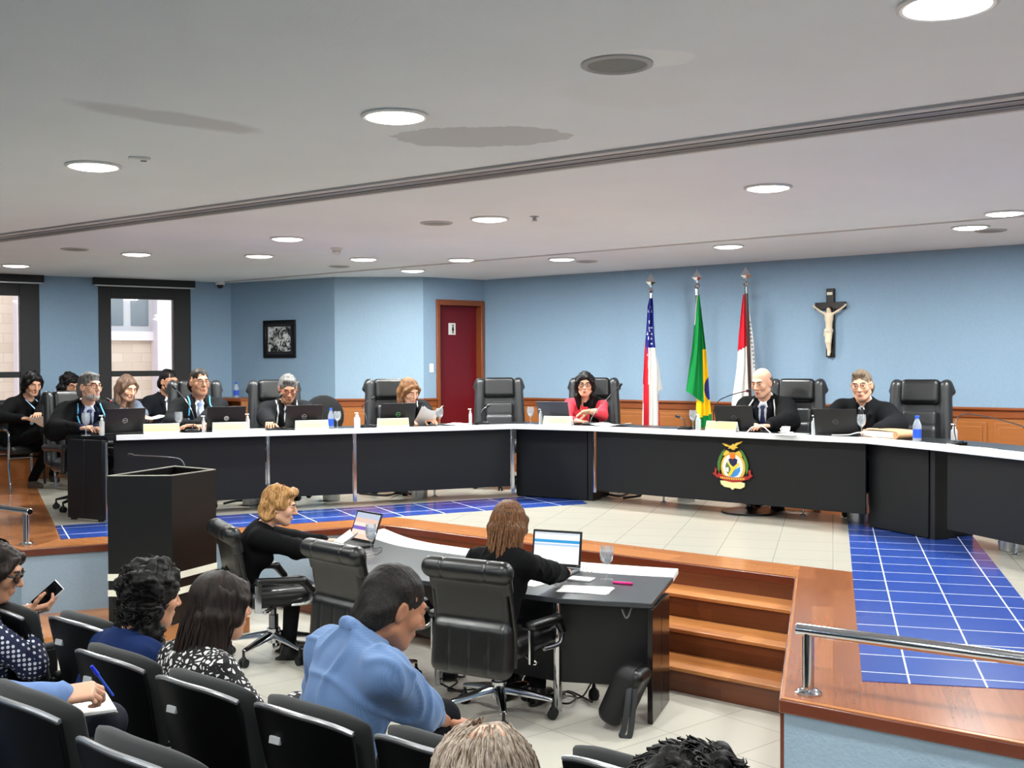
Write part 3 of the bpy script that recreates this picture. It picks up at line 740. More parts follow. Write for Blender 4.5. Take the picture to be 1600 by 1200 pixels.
# left end cabinet
a = P(106, 808, 0).to_2d(); b = P(161, 813, 0).to_2d(); a = a * .985; b = b * .985
mb = MB(); d = (b - a).normalized(); o = Vector((-d.y, d.x)); mid = (a + b) / 2
mb.prism([loc_(v) for v in (a, mid - d * .003, mid - d * .003 + o * .05, a + o * .05)], .02, ZT - .036); mb.prism([loc_(v) for v in (mid + d * .003, b, b + o * .05, mid + d * .003 + o * .05)], .02, ZT - .036)
for q in (a + d * .05, b - d * .05): mb.box((q.x + o.x * .03, q.y + o.y * .03, .01), (.05, .04, .02))
bl(mb, 'end_panel', mat('black_woodgrain', (22, 19, 20), .35, var=.3, vscale=30), bevel=.003)
mb = MB(); q = b + d * .03 + o * .02; mb.cyl((q.x, q.y, .0), (q.x, q.y, ZT - .05), .012); bl(mb, 'end_leg', M_CHROME)
for px, py in ((1037, 785), (1255, 806), (679, 776), (1588, 868)):
    q = P(px, py, 0); mb = MB(); mb.lathe([(.028, 0), (.028, .01), (.011, .016), (.011, .2)], 14, (q.x, q.y, 0)); bl(mb, 'foot', M_CHROME)
# centre support with the base plate
q = onl(M0, M1, 1146) + om * .3
mb = MB(); mb.lathe([(.26, 0), (.26, .02), (.05, .04), (.03, .06), (.03, ZT - .04)], 28, (q.x, q.y, 0)); bl(mb, 'support_column', M_BLACKG)
# crest fixed to the panel
M_GOLD = mat('crest_gold', (226, 186, 70), .45); M_CGREEN = mat('crest_green', (72, 118, 46), .5); M_CBLUE = mat('crest_blue', (58, 140, 214), .5); M_CRED = mat('crest_red', (172, 40, 36), .5); M_CWHITE = mat('crest_white', (240, 238, 230), .5); M_CNAVY = mat('crest_navy', (28, 28, 74), .5); M_CGRN2 = mat('crest_olive', (96, 112, 66), .5); M_CCREAM = mat('crest_cream', (242, 228, 164), .5); M_ORANGE = mat('crest_orange', (232, 120, 40), .5)
c = onl(M0, M1, 1146); r = math.atan2(dm.y, dm.x)
cz = P(1146, 728, 0); s_ = (c - M0).length; zz = EYE + (ray(1146, 728)[2] / ray(1146, 728)[1]) * c.y
crest = thing('crest', 'colourful carved coat of arms with eagle and ribbon on the black bench front', 'emblem', (c.x - om.x * .002, c.y - om.y * .002, zz), r)
SCL = .037  # metres per unit; unit = 10 px of the enlarged view
def cp(name, m, polys, y0, y1, par=crest, bev=.002):
    mb = MB()
    for pts in polys:
        n = len(pts); q = [(x * SCL / 1.5 / 10, z * SCL / 1.5 / 10) for x, z in pts]
        ar = sum(q[i][0] * q[(i + 1) % n][1] - q[(i + 1) % n][0] * q[i][1] for i in range(n))
        if ar < 0: q = q[::-1]
        mb.loft([[(x, -y, z) for x, z in q] for y in (y0, y1)])
    return mb.build(name, m, par, bev)
def oval(cx, cz_, rx, rz_, n=28, a0=0, a1=2 * PI): return [(cx + rx * math.cos(a0 + (a1 - a0) * k / n), cz_ + rz_ * math.sin(a0 + (a1 - a0) * k / n)) for k in range(n + (0 if a1 - a0 > 6.2 else 1))]
# units: photo enlarged x4 px about (985,190) -> factor
def E4(pts): return [(x - 985, 190 - y) for x, y in pts]
f_ = .00146 / (SCL / 1.5 / 10)
def S(pts): return [(x * f_ , z * f_) for x, z in E4(pts)]
cp('eagle', M_GOLD, [S([(985, 90), (972, 82), (955, 86), (964, 76), (936, 70), (914, 54), (940, 58), (966, 68), (982, 62), (992, 52), (999, 60), (1010, 48), (1052, 36), (1040, 50), (1022, 58), (1010, 70), (1022, 78), (1004, 82), (998, 92)])], 0, .022)
cp('shield', M_GOLD, [[(x * f_, z * f_) for x, z in oval(0, -8, 84, 92)]], 0, .008)
cp('oval_rim', M_CWHITE, [[(x * f_, z * f_) for x, z in oval(0, -6, 70, 78)]], .008, .011)
cp('sky_field', M_CNAVY, [S([(955, 150), (985, 135), (1018, 150), (1012, 178), (990, 196), (968, 180)])], .011, .013)
cp('land_field', M_CGRN2, [S([(935, 190), (944, 166), (974, 205), (958, 246), (938, 226)])], .011, .013)
cp('flag_field', M_CWHITE, [S([(940, 200), (958, 200), (958, 228), (940, 226)])], .013, .0145)
cp('water_field', M_CBLUE, [S([(985, 258), (962, 252), (985, 222), (1034, 192), (1036, 218), (1018, 246)])], .011, .013)
cp('rivers', mat('crest_yellow', (240, 208, 60), .5), [S([(946, 160), (956, 162), (986, 198), (1022, 168), (1032, 178), (1004, 206), (968, 256), (950, 248), (976, 212)])], .013, .016)
cp('sun_disc', M_ORANGE, [[(x * f_, z * f_) for x, z in oval(0, 62, 19, 19)]], .011, .02)
for sgn in (-1, 1):
    cp('laurel', M_CGREEN, [[(sgn * x * f_, z * f_) for x, z in [(52, 104), (72, 88), (94, 52), (106, 16), (104, -30), (92, -46), (86, -20), (84, 20), (70, 60), (56, 84)]]], .004, .014)
    cp('scroll', M_GOLD, [[(sgn * x * f_, z * f_) for x, z in [(20, 84), (44, 96), (60, 78), (66, 60), (50, 62), (30, 70)]]], .006, .016)
    cp('ribbon_tail', M_CRED, [[(sgn * x * f_, z * f_) for x, z in [(98, -62), (112, -54), (108, -22), (122, -16), (124, -44), (138, -52), (120, -66), (102, -80)]]], .008, .018)
cp('ribbon', M_CRED, [S([(888, 234), (930, 252), (985, 260), (1040, 256), (1086, 244), (1088, 266), (1040, 282), (985, 288), (928, 280), (882, 262)])], .014, .022)
cp('ribbon_lettering', M_GOLD, [S([(x, 262 + abs(x - 985) * -.06), (x + 7, 262 + abs(x - 985) * -.06), (x + 7, 274 + abs(x - 985) * -.06), (x, 274 + abs(x - 985) * -.06)]) for x in range(905, 1064, 12)], .022, .0228, bev=0)
cp('base_scroll', M_CCREAM, [S([(900, 284), (930, 282), (985, 290), (1040, 284), (1068, 290), (1066, 312), (1040, 326), (1000, 324), (984, 336), (970, 324), (930, 320), (906, 304)])], .004, .018)
# ================================================================= CHAIRS
def m_leather(name, c, rough=.34):
    t = NT(name); v = t.coord(); n = t.noise(v, 130, 3, .6); w = t.noise(v, 9, 3)
    t.set(Base_Color=srgb(c), Roughness=t.math('MULTIPLY_ADD', w, .16, rough - .08)); t.b.inputs['Specular IOR Level'].default_value = .6
    t.bump(t.math('ADD', t.math('MULTIPLY', n, .3), t.math('MULTIPLY', w, .7)), .16, .012); return t.m
M_LEA = m_leather('leather_grey', (36, 37, 39)); M_LEAB = m_leather('leather_black', (11, 11, 12)); M_LEAH = m_leather('leather_head', (12, 13, 14))
M_RUB = mat('rubber', (22, 22, 24), .6)
def Rq(ax, a): return np.array(Matrix.Rotation(a, 3, ax))
def smesh(name, prims, vox, m, par, disp=None):
    V, Q = snet(prims, vox, disp); return raw_mesh(name, V, Q, m, par)
def star_base(t, r=.30, m=None, zc=.1, casters=True, a0=.3, zseat=.4):
    m = m or M_BLACKG; mb = MB()
    for k in range(5):
        a = a0 + 2 * PI * k / 5; d = Vector((math.cos(a), math.sin(a), 0)); s = Vector((-d.y, d.x, 0)); rg = []
        for q, w, z, h in ((.02, .03, zc + .05, .06), (.12, .027, zc + .035, .05), (r, .017, zc, .026)):
            p = d * q; rg.append([p + s * w + Vector((0, 0, z)), p + s * w * .6 + Vector((0, 0, z + h * .4)), p - s * w * .6 + Vector((0, 0, z + h * .4)), p - s * w + Vector((0, 0, z)), p - s * w + Vector((0, 0, z - h * .4)), p + s * w + Vector((0, 0, z - h * .4))])
        mb.loft(rg)
    mb.cyl((0, 0, zc - .01), (0, 0, zc + .09), .045); mb.build('star_base', m, t, .003)
    mb = MB(); mb.cyl((0, 0, zc + .08), (0, 0, zc + .18), .032); mb.cyl((0, 0, zc + .17), (0, 0, zseat), .02); mb.build('gas_lift', M_STEEL, t)
    for k in range(5):
        a = a0 + 2 * PI * k / 5; x, y = math.cos(a) * r, math.sin(a) * r; mb = MB(); s = Vector((-math.sin(a), math.cos(a), 0))
        for sg in (-1, 1): mb.cyl(Vector((x, y, .03)) + s * .006 * sg, Vector((x, y, .03)) + s * .024 * sg, .029, n=14)
        mb.ball((x, y, .05), (.02, .02, .026), 10); mb.cyl((x, y, .05), (x, y, zc + .005), .009); mb.build('caster', M_RUB, t)
def exec_chair(name, label, group=None):
    t = thing(name, label, 'chair', (0, 0, 0), 0, group)
    B = [sbox((0, -.27, .78), (.205, .035, .40), Rq('X', .12), .04, rd=.03)]
    B += [cap((-.245, -.215, .5), (-.215, -.285, 1.15), .055, .05, .05), cap((.245, -.215, .5), (.215, -.285, 1.15), .055, .05, .05)]
    B += [cap((-.222, -.31, 1.165), (-.262, -.315, 1.10), .042, .03, .03), cap((.222, -.31, 1.165), (.262, -.315, 1.10), .042, .03, .03)]
    smesh('backrest', B, .011, M_LEA, t)
    smesh('headrest', [sbox((0, -.275, 1.095), (.172, .055, .115), Rq('X', .14), .03, rd=.045)], .009, M_LEAH, t)
    smesh('back_cushion', [sbox((0, -.232, .86), (.15, .03, .07), Rq('X', .12), .03, rd=.025), sbox((0, -.205, .66), (.155, .035, .13), Rq('X', .1), .03, rd=.03)], .01, M_LEA, t)
    smesh('seat', [sbox((0, .02, .45), (.25, .25, .055), None, .03, rd=.05), sbox((0, .03, .50), (.2, .22, .03), None, .03, rd=.03)], .011, M_LEA, t)
    for s in (-1, 1):
        smesh('armrest', [cap((.3 * s, -.2, .64), (.3 * s, .17, .65), .036, .04, .02), cap((.3 * s, .16, .64), (.29 * s, .13, .42), .03, .03, .03), cap((.29 * s, .13, .42), (.22 * s, .05, .42), .03, .03, .03)], .012, M_LEA, t)
    star_base(t, .29); return t
def put(o, loc, v):
    o.location = loc; o.rotation_euler.z = rot_of(v); return o
EX = exec_chair('executive_chair', '')
def ex(px, back, face, label, dz=0, first=[True]):
    o = EX if first[0] else copy_tree(EX); first[0] = False
    p = BP(px, back, .006); o['label'] = label; o['group'] = 'high-backed leather chairs behind the judges bench'; put(o, (p.x, p.y, dz), face); return o
ex(781, 1.0, az(178), 'empty grey leather high-backed chair before the red door')
ex(437, 1.05, BN(437), 'grey leather high-backed chair of the man in the dark robe with white trim')
ex(620, 1.0, BN(620), 'grey leather high-backed chair of the brown-haired woman leaning over papers')
ex(927, .95, az(186), 'grey leather high-backed chair of the long-haired woman in red')
ex(1234, .98, az(208), 'tall leather high-backed chair beside the bald man below the third flag')
ex(1426, 1.0, az(214), 'leather high-backed chair standing empty beside the man in round spectacles')
ex(310, 1.25, BN(310), 'leather high-backed chair of the robed man with silver glasses')
e_ = ex(129, .98, az(128), 'leather high-backed chair of the bearded man at the left bench end'); e_.scale = (.92, .92, .93)
# chairs in the well: low rolled back seen from behind
def well_chair(name, label):
    t = thing(name, label, 'chair', (0, 0, 0), 0, 'black rolled-top chairs at the clerks table')
    B = []
    B.append(sbox((0, -.275, .66), (.235, .03, .26), Rq('X', .16), .05, rd=.03))
    B.append(sbox((0, -.282, .45), (.25, .06, .15), Rq('X', -.1), .025, rd=.055))
    for x in (-.125, 0, .125): B.append(cap((x, -.352, .30), (x, -.335, .60), .009, .009, .008, '-'))
    smesh('backrest', B, .009, M_LEAB, t)
    R_ = [cap((-.225, -.335, .885), (.225, -.335, .885), .06, .06, .02)]
    for x in (-.14, .14): R_.append(sbox((x, -.335, .885), (.004, .08, .08), None, .006, '-', rd=.002))
    R_ += [cap((-.22, -.335, .885), (.22, -.335, .885), .053, .053, .006), sbox((0, -.30, .82), (.26, .032, .07), Rq('X', .2), .02, rd=.028)]
    smesh('rolled_headrest', R_, .008, M_LEAB, t)
    for s in (-1, 1):
        mb = MB(); mb.tube(arc([(.245 * s, -.245, .36), (.25 * s, -.25, .55), (.245 * s, -.3, .8)], 6), .012, 8); mb.build('side_piping', M_LEAB, t)
    smesh('seat', [sbox((0, .02, .44), (.25, .25, .06), None, .03, rd=.055), cap((-.2, .24, .44), (.2, .24, .44), .06, .06, .03)], .01, M_LEAB, t)
    for s in (-1, 1):
        smesh('arm_pad', [sbox((.315 * s, -.04, .575), (.032, .17, .022), Rq('X', -.06), .02, rd=.02), cap((.315 * s, .11, .565), (.315 * s, .17, .49), .028, .024, .02)], .008, M_LEAB, t)
        mb = MB()
        mb.loft([[(.315 * s + a * .006, y + b * .022, z) for a, b in ((-1, -1), (1, -1), (1, 1), (-1, 1))] for y, z in ((-.19, .56), (-.19, .38), (-.12, .37))])
        mb.build('arm_strut', M_CHROME, t, .002); mb = MB()
        mb.tube(arc([(.315 * s, .17, .50), (.312 * s, .15, .42), (.26 * s, .05, .40)], 6), .014, 8); mb.build('arm_frame', M_CHROME, t, .002); mb = MB(); mb.tube([(.315 * s, -.15, .375), (.2 * s, -.05, .39)], .014, 8)
        mb.build('arm_bracket', M_CHROME, t, .002)
    star_base(t, .31, M_CHROME, .11); return t
WCH = well_chair('clerk_chair', 'black rolled-top chair of the clerk with long straight hair')
def wc(o, px, py, a, lab): p = P(px, py, HF); o['label'] = lab; put(o, (p.x, p.y, HF), az(a)); return o
wc(WCH, 780, 1118, 30, 'black rolled-top chair of the clerk with long straight hair')
W2 = wc(copy_tree(WCH), 428, 1026, 62, 'black rolled-top chair of the fair-haired clerk at the left end of the table')
W3 = wc(copy_tree(WCH), 590, 1076, 44, 'empty black rolled-top chair between the two clerks')
# chrome framed visitor chair at far left
def visitor_chair(name, label, loc, face, ch=True):
    t = thing(name, label, 'chair', loc, rot_of(face))
    mb = MB()
    for s in (-1, 1): mb.tube(arc([(.27 * s, -.2, 0), (.27 * s, -.22, .3), (.27 * s, -.2, .64), (.27 * s, -.12, .67), (.27 * s, .16, .66), (.27 * s, .235, .6), (.27 * s, .22, .3), (.27 * s, .26, 0)], 6), .014, 10)
    mb.tube([(-.27, -.2, .36), (.27, -.2, .36)], .011); mb.tube([(-.27, .22, .36), (.27, .22, .36)], .011); mb.build('frame', M_CHROME if ch else M_BLACKG, t)
    smesh('seat', [sbox((0, 0, .44), (.25, .24, .035), None, .02, rd=.03), cap((-.2, .2, .44), (.2, .2, .44), .04, .04, .03)], .012, M_LEAB, t)
    smesh('backrest', [sbox((0, -.25, .72), (.24, .03, .26), Rq('X', .14), .03, rd=.03)], .012, M_LEAB, t)
    for s in (-1, 1):
        mb = MB(); mb.box((.27 * s, .02, .68), (.045, .22, .02)); mb.build('arm_pad', M_RUB, t, .008)
    return t
p = BP(512, 1.75, 0)
t = thing('round_back_chair', 'black padded chair with a round back between two bench chairs', 'chair', (p.x, p.y, .003), rot_of(BN(505)))
smesh('backrest', [ell((0, -.22, .78), (.24, .035, .24), None, .02)], .011, mat('chair_fabric', (16, 16, 18), .8), t)
smesh('seat', [sbox((0, .02, .45), (.24, .23, .04), None, .02, rd=.035)], .012, MATS['chair_fabric'], t)
mb = MB(); mb.box((0, -.235, .55), (.06, .02, .3)); mb.box((0, -.1, .41), (.06, .28, .015)); mb.build('back_bracket', M_BLACK, t)
for sx in (-1, 1):
    for sy in (-1, 1):
        mb = MB(); mb.tube([(.17 * sx, .02 + .16 * sy, .41), (.21 * sx, .02 + .2 * sy, 0)], .012, 8); mb.build('leg', M_BLACK, t)
for px, dp, lab, f in () and ((250, 11.9, 'black chair of the seated man in the dark suit under the window', 150), (190, 11.7, 'black chair of the long-haired woman writing on her lap under the window', 150), (108, 11.9, 'black chair hidden behind the bearded man', 150)):
    q = D(px, 600, dp); visitor_chair('office_chair', lab, (q.x, q.y, .003), az(f), False)
# ================================================================= AUDIENCE SEATS
M_SHELL = mat('seat_shell', (5, 5, 6), .42, spec=.25); M_SFAB = mat('seat_fabric', (30, 32, 32), .85, sheen=.15, bump=.3, bscale=900); M_PLATE = mat('number_plate', (176, 178, 180), .4)
def theatre_seat(name, label):
    t = thing(name, label, 'chair', (0, 0, 0), 0, 'black upholstered hall seats in rows')
    T = .2
    def bk(u, v):
        x = (u - .5) * 2; w = .228 + .015 * v - .02 * (1 - v); top = .965 - .035 * abs(x) ** 3 * 1.0
        z = .36 + (top - .36) * v; return Vector((x * w, -.19 - (z - .4) * T + .045 * x * x, z))
    mb = MB(); mb.slab(lambda u, v: bk(u, v) + Vector((0, .035, 0)), lambda u, v: .012 + .066 * min(1, (1 - abs(2 * u - 1) ** 5)) * (1 - .7 * max(0, (v - .93) / .07) ** 2), 18, 14); mb.build('back_cushion', M_SFAB, t, subsurf=1)
    def sh(u, v):
        p = bk(.03 + .94 * u, v * .955); return p + Vector((0, -.022, 0))
    mb = MB(); mb.slab(sh, .02, 16, 10); s = mb.build('back_shell', M_SHELL, t, .004)
    mb = MB(); mb.tube([sh(u / 16, 1) + Vector((0, -.002, .004)) for u in range(17)], .008, 8); mb.build('trim_bead', mat('seat_trim', (190, 190, 192), .25, .7), s)
    mb = MB(); q = sh(.3, .83); mb.box((q.x, q.y - .017, q.z), (.045, .012, .024), .12, 0, -.2); mb.build('number_plate', M_PLATE, s, .002)
    smesh('seat_cushion', [sbox((0, .06, .42), (.225, .23, .05), Rq('X', .05), .03, rd=.045)], .012, M_SFAB, t)
    for sx in (-1, 1):
        mb = MB(); mb.box((.25 * sx, -.02, .32), (.026, .3, .64), 0); mb.box((.245 * sx, 0, .02), (.04, .4, .04)); mb.build('side_frame', M_SHELL, t, .01)
        mb = MB(); mb.box((.25 * sx, .02, .65), (.034, .34, .03)); mb.build('armrest', M_RUB, t, .012)
    return t
TS = theatre_seat('hall_seat', '')
Nn = N.to_2d(); Uu = U.to_2d()
def ts(u, n, z, lab, first=[True]):
    o = TS if first[0] else copy_tree(TS); first[0] = False
    p = Uu * u + Nn * n; o['label'] = lab; put(o, (p.x, p.y, z), N); return o
for u, n, lab in ((-4.87, 2.62, 'hall seat of the woman in the polka dot blouse'), (-4.34, 2.70, 'empty hall seat with a metal tag beside the woman in the polka dot blouse'), (-3.73, 2.48, 'hall seat in front of the curly-haired woman in dark blue'),
               (-3.18, 2.47, 'hall seat of the woman in the leopard pattern blouse'), (-2.66, 2.49, 'hall seat of the man in the light blue shirt'), (-2.14, 2.52, 'empty hall seat right of the man in the light blue shirt'), (-1.61, 2.72, 'empty hall seat between the balding head and the black curls')):
    ts(u, n, HF, lab)
for u, n, lab in ((-3.55, 1.77, 'hall seat of the person writing, beyond the left edge'), (-3.0, 1.77, 'hall seat cut by the left edge, below the writing hand'), (-2.38, 1.73, 'empty hall seat in the bottom left corner beside the writing person'), (-1.85, 1.73, 'hall seat at the very bottom edge below the leopard pattern blouse'), (-1.32, 1.73, 'hall seat of the balding person at the bottom edge'), (-.79, 1.73, 'hall seat of the person with tight black curls at the bottom edge')):
    ts(u, n, HF + .15, lab)
mb = MB(); q = [Uu * -9 + Nn * 2.0, Uu * 4 + Nn * 2.0, Uu * 4 + Nn * -5, Uu * -9 + Nn * -5]; mb.prism([xy(v) for v in q], HF, HF + .15); struct(mb.build('floor_tier', mat('tier_carpet', (60, 62, 66), .9)))
# ================================================================= LECTERN
lf0 = D(167, 800, 8.05); lf1 = D(268, 800, 8.05); zt_ = .58
lp = [P(167.5, 743, zt_), P(268, 742.5, zt_), P(337, 733, zt_), P(273, 727.5, zt_)]
lc = sum((v for v in lp), Vector()) / 4
lec = thing('lectern', 'tall black wooden lectern with two white bands in front of the raised floor', 'lectern', (lc.x, lc.y, -.5))
q = [v - lc for v in lp]; M_LECT = mat('lectern_black', (12, 10, 10), .34, var=.25, vscale=3)
lh = zt_ + .5
def lprism(sc, z0, z1, mb=None):
    mb = mb or MB(); mb.prism([(v.x * sc, v.y * sc) for v in q], z0, z1); return mb
lprism(1, 0, lh - .16).build('body', M_LECT, lec)
mb = MB()
for i in range(4):
    a, b = q[i], q[(i + 1) % 4]; mb.prism([(a.x, a.y), (b.x, b.y), (b.x * .93, b.y * .93), (a.x * .93, a.y * .93)], lh - .16, lh - .006)
mb.build('rim_wall', M_LECT, lec)
mb = MB()
for i in range(4):
    a, b = q[i], q[(i + 1) % 4]; mb.prism([(a.x * 1.003, a.y * 1.003), (b.x * 1.003, b.y * 1.003), (b.x * .925, b.y * .925), (a.x * .925, a.y * .925)], lh - .006, lh)
mb.build('rim_edge', mat('lectern_edge', (150, 146, 136), .4), lec)
def zpx(px, py, ref): d = ray(px, py); return EYE + d[2] / d[1] * ref.y
za = zpx(168, 897, lp[0]) + .5; zb = zpx(168, 907.5, lp[0]) + .5; zc = zpx(168, 922, lp[0]) + .5; zd = zpx(168, 932, lp[0]) + .5
M_CREAMP = mat('cream_band', (232, 230, 214), .5)
lprism(1.012, zb, za).build('white_band', M_CREAMP, lec); lprism(1.012, zd, zc).build('white_band', M_CREAMP, lec)
g = [P(289, 738, zt_), ]
def mic(name, label, pts, base=None, r=.004, headr=.012, par_red=False, head_len=.045, cat='microphone'):
    """gooseneck microphone: pts world polyline from base to head"""
    o = Vector(pts[0]); t = thing(name, label, cat, o)
    path = arc([Vector(p) - o for p in pts], 6)
    if base:
        mb = MB(); mb.box((0, 0, .012), (base[0], base[1], .024), base[2]); mb.box((0, 0, .026), (base[0] * .8, base[1] * .7, .008), base[2]); b = mb.build('mic_base', M_BLACKG, t, .006)
    mb = MB(); mb.tube(path, r, 8); mb.build('gooseneck', M_STEEL if not par_red else M_BLACKG, t)
    e = path[-1]; d = (path[-1] - path[-2]).normalized(); mb = MB(); mb.tube([e - d * .002, e + d * .006, e + d * head_len * .8, e + d * head_len], [headr * .6, headr, headr, headr * .5], 12); mb.build('mic_head', M_BLACK, t)
    if par_red:
        mb = MB(); mb.tube([e - d * .01, e - d * .002], headr * .75, 12); mb.build('light_ring', mat('mic_red', (210, 50, 60), .4, emit=.6), t)
    return t
p0 = P(289, 737.5, zt_ - .06); dep = p0.y
mic('lectern_microphone', 'slim gooseneck microphone bent over the black lectern', [p0, D(289, 730, dep), D(282, 718, dep), D(262, 714, dep - .02), D(208, 711, dep - .05)], None, .005, .012)
# ================================================================= CLERKS TABLE
ZD = .05
tb = thing('clerks_table', 'black table with white curved edge in the well below the steps', 'table', (0, 7, HF))
def tl(mb, name, m, **k):
    o = mb.build(name, m, tb, **k); o.location = (0, -7, -HF); return o
fr = [P(1018, 943, ZD), P(872, 935, ZD), P(682, 910, ZD), P(575, 895, ZD)]
fr += [Vector((-1.3, 7.75, ZD)), Vector((-1.42, 8.55, ZD))]
ou = [P(x, y, ZD) for x, y in ((1060, 889), (898, 877.5), (736, 858), (650, 844), (600, 826))]
inn = [P(x, y, ZD) for x, y in ((1052, 902), (909, 892.5), (734, 869), (620, 852), (566, 834))]
ou_c = arc(ou, 6); in_c = arc(inn, 6)
M_DTOP = mat('desk_top_grey', (92, 94, 97), .3, var=.04)
mb = MB(); mb.prism([xy(v) for v in fr] + [xy(v) for v in in_c[::-1]], ZD - .03, ZD); tl(mb, 'tabletop', mat('desk_top_black', (58, 60, 63), .3), bevel=.004)
mb = MB(); mb.prism([xy(v) for v in ou_c] + [xy(v) for v in in_c[::-1]], ZD - .032, ZD + .002); tl(mb, 'white_edge', MATS['white_laminate'], bevel=.003)
a = P(1020, 1133, HF).to_2d(); b = P(1046, 1096, HF).to_2d(); d = (b - a).normalized(); o = Vector((-d.y, d.x))
mb = MB(); mm = a + (b - a) * .52
for s, e in ((a, mm - d * .003), (mm + d * .003, b)): mb.prism([xy(v) for v in (s, e, e + o * .03, s + o * .03)], HF + .004, ZD - .032)
tl(mb, 'end_panel', mat('end_panel_black', (24, 20, 19), .16, var=.2, vscale=14), bevel=.002)
f0 = a + d * .14; f1 = fr[1].to_2d() + Vector((0, .1)); f2 = fr[2].to_2d() + Vector((.02, .12)); f3 = fr[3].to_2d() + Vector((.1, .15))
f4 = Vector((-1.38, 8.3)); g2 = f2 + Vector((.12, .2)); f3 = f3 + Vector((.15, .35))
for s, e in ((f0, f1), (f1, f2), (g2, f3), (f3, f4)):
    mb = MB(); dd2 = (e - s).normalized(); o2 = Vector((dd2.y, -dd2.x)); mb.prism([xy(v) for v in (s, e, e + o2 * .02, s + o2 * .02)], HF + .17, ZD - .032); tl(mb, 'modesty_panel', M_BLACK)
for v in (f1, f2 + Vector((-.02, .04)), fr[5].to_2d() + Vector((.15, -.1))):
    mb = MB(); mb.cyl((v.x, v.y, HF), (v.x, v.y, ZD - .03), .025); tl(mb, 'leg', M_CHROME)
q = P(995, 960, 0); 
mb = MB(); c0 = fr[0].to_2d() * .35 + fr[1].to_2d() * .65; c1 = fr[0].to_2d() * .82 + fr[1].to_2d() * .18
cz0 = [Vector((c1.x, c1.y + .07, ZD - .04))] + [Vector((c1.x - .012 - .05 * k / 6, c1.y + .065, ZD - .05 - .05 * math.sin(PI * k / 6))) for k in range(7)]
mb.tube(arc(cz0, 4), .005, 8); tl(mb, 'cable_loop', M_GREY)
# ================================================================= HANDRAILS
def rail(name, label, posts, bar, pr=.024, br=.026):
    o = Vector(posts[0][0]); t = thing(name, label, 'handrail', (o.x, o.y, 0)); o = Vector((o.x, o.y, 0))
    mb = MB(); mb.cyl(bar[0] - o, bar[1] - o, br, n=24); mb.build('bar', M_CHROME, t, .004)
    for p, z in posts:
        p = Vector((p.x, p.y, 0)) - o
        mb = MB(); mb.cyl(p, p + Vector((0, 0, z)), pr, n=20); q_ = mb.build('post', M_CHROME, t)
        mb = MB(); mb.lathe([(.055, 0), (.055, .008), (.04, .02), (pr, .024)], 24, p); mb.build('flange', M_CHROME, q_)
    return t
pp = P(1263, 1084, .0); dep = pp.y; z_ = EYE + ray(1257, 985)[2] / ray(1257, 985)[1] * dep
e = az(124); b0 = Vector((pp.x, pp.y, z_)) - e * .05; b1 = Vector((pp.x, pp.y, z_)) + e * 2.2
rail('handrail', 'polished steel low handrail on the right wooden block', [(pp, z_), (pp + e * 1.8, z_)], (b0, b1))
pp = P(41, 851, 0); dep = pp.y; z_ = EYE + ray(45, 799)[2] / ray(45, 799)[1] * dep
e = az(307); b0 = Vector((pp.x, pp.y, z_)) - e * .06
rail('handrail', 'polished steel low handrail at the left edge on the wooden floor', [(pp, z_), (pp + e * 1.6, z_)], (b0, b0 + e * 2.4))
# ================================================================= PEOPLE
def m_skin(name, c):
    if name in MATS: return MATS[name]
    t = NT(name); v = t.coord(); n = t.noise(v, 22, 4, .6); cc = srgb(c)
    t.set(Base_Color=t.mix(n, (cc[0] * .93, cc[1] * .86, cc[2] * .84, 1), (min(1, cc[0] * 1.05), cc[1] * 1.05, cc[2] * 1.04, 1)), Roughness=.48)
    t.b.inputs['Specular IOR Level'].default_value = .4; MATS[name] = t.m; return t.m
def m_hair(name, c1, c2, sc=(60, 60, 4)):
    if name in MATS: return MATS[name]
    t = NT(name); n = t.noise(t.coord(sc), 1.6, 3, .6)
    t.set(Base_Color=t.mix(t.ramp(n, [(.3, (0, 0, 0, 1)), (.7, (1, 1, 1, 1))]), srgb(c1), srgb(c2)), Roughness=.5); t.b.inputs['Specular IOR Level'].default_value = .22
    t.bump(n, .4, .006); MATS[name] = t.m; return t.m
def m_cloth(name, c, rough=.85, var=.06): return mat(name, c, rough, sheen=0, bump=.25, bscale=700, var=var, vscale=8, spec=.15)
SK_L = m_skin('skin_light', (220, 170, 142)); SK_M = m_skin('skin_medium', (196, 144, 114)); SK_T = m_skin('skin_tan', (172, 118, 88))
HA_BLACK = m_hair('hair_black', (7, 6, 6), (24, 20, 19)); HA_CROP = m_hair('hair_cropped', (18, 15, 13), (44, 38, 34), (90, 90, 60)); HA_DK = m_hair('hair_dark_brown', (14, 10, 8), (46, 32, 25)); HA_BR = m_hair('hair_brown', (74, 48, 30), (140, 98, 62)); HA_BL = m_hair('hair_blonde', (112, 74, 40), (206, 158, 100)); HA_GR = m_hair('hair_grey', (52, 50, 50), (126, 123, 120)); HA_LT = m_hair('hair_streaked', (28, 17, 11), (136, 92, 58), (90, 90, 3)); HA_FR = m_hair('hair_greybrown', (110, 88, 72), (196, 180, 164), (50, 50, 6))
C_BLACK = m_cloth('cloth_black', (11, 11, 13)); C_ROBE = m_cloth('cloth_robe', (21, 22, 25)); C_NAVY = m_cloth('cloth_navy', (24, 30, 54)); C_WHITE = m_cloth('cloth_white', (226, 228, 232)); C_RED = m_cloth('cloth_coral', (206, 62, 74)); C_TROU = m_cloth('cloth_trousers', (15, 16, 21)); C_DKSUIT = m_cloth('cloth_suit', (19, 21, 28))
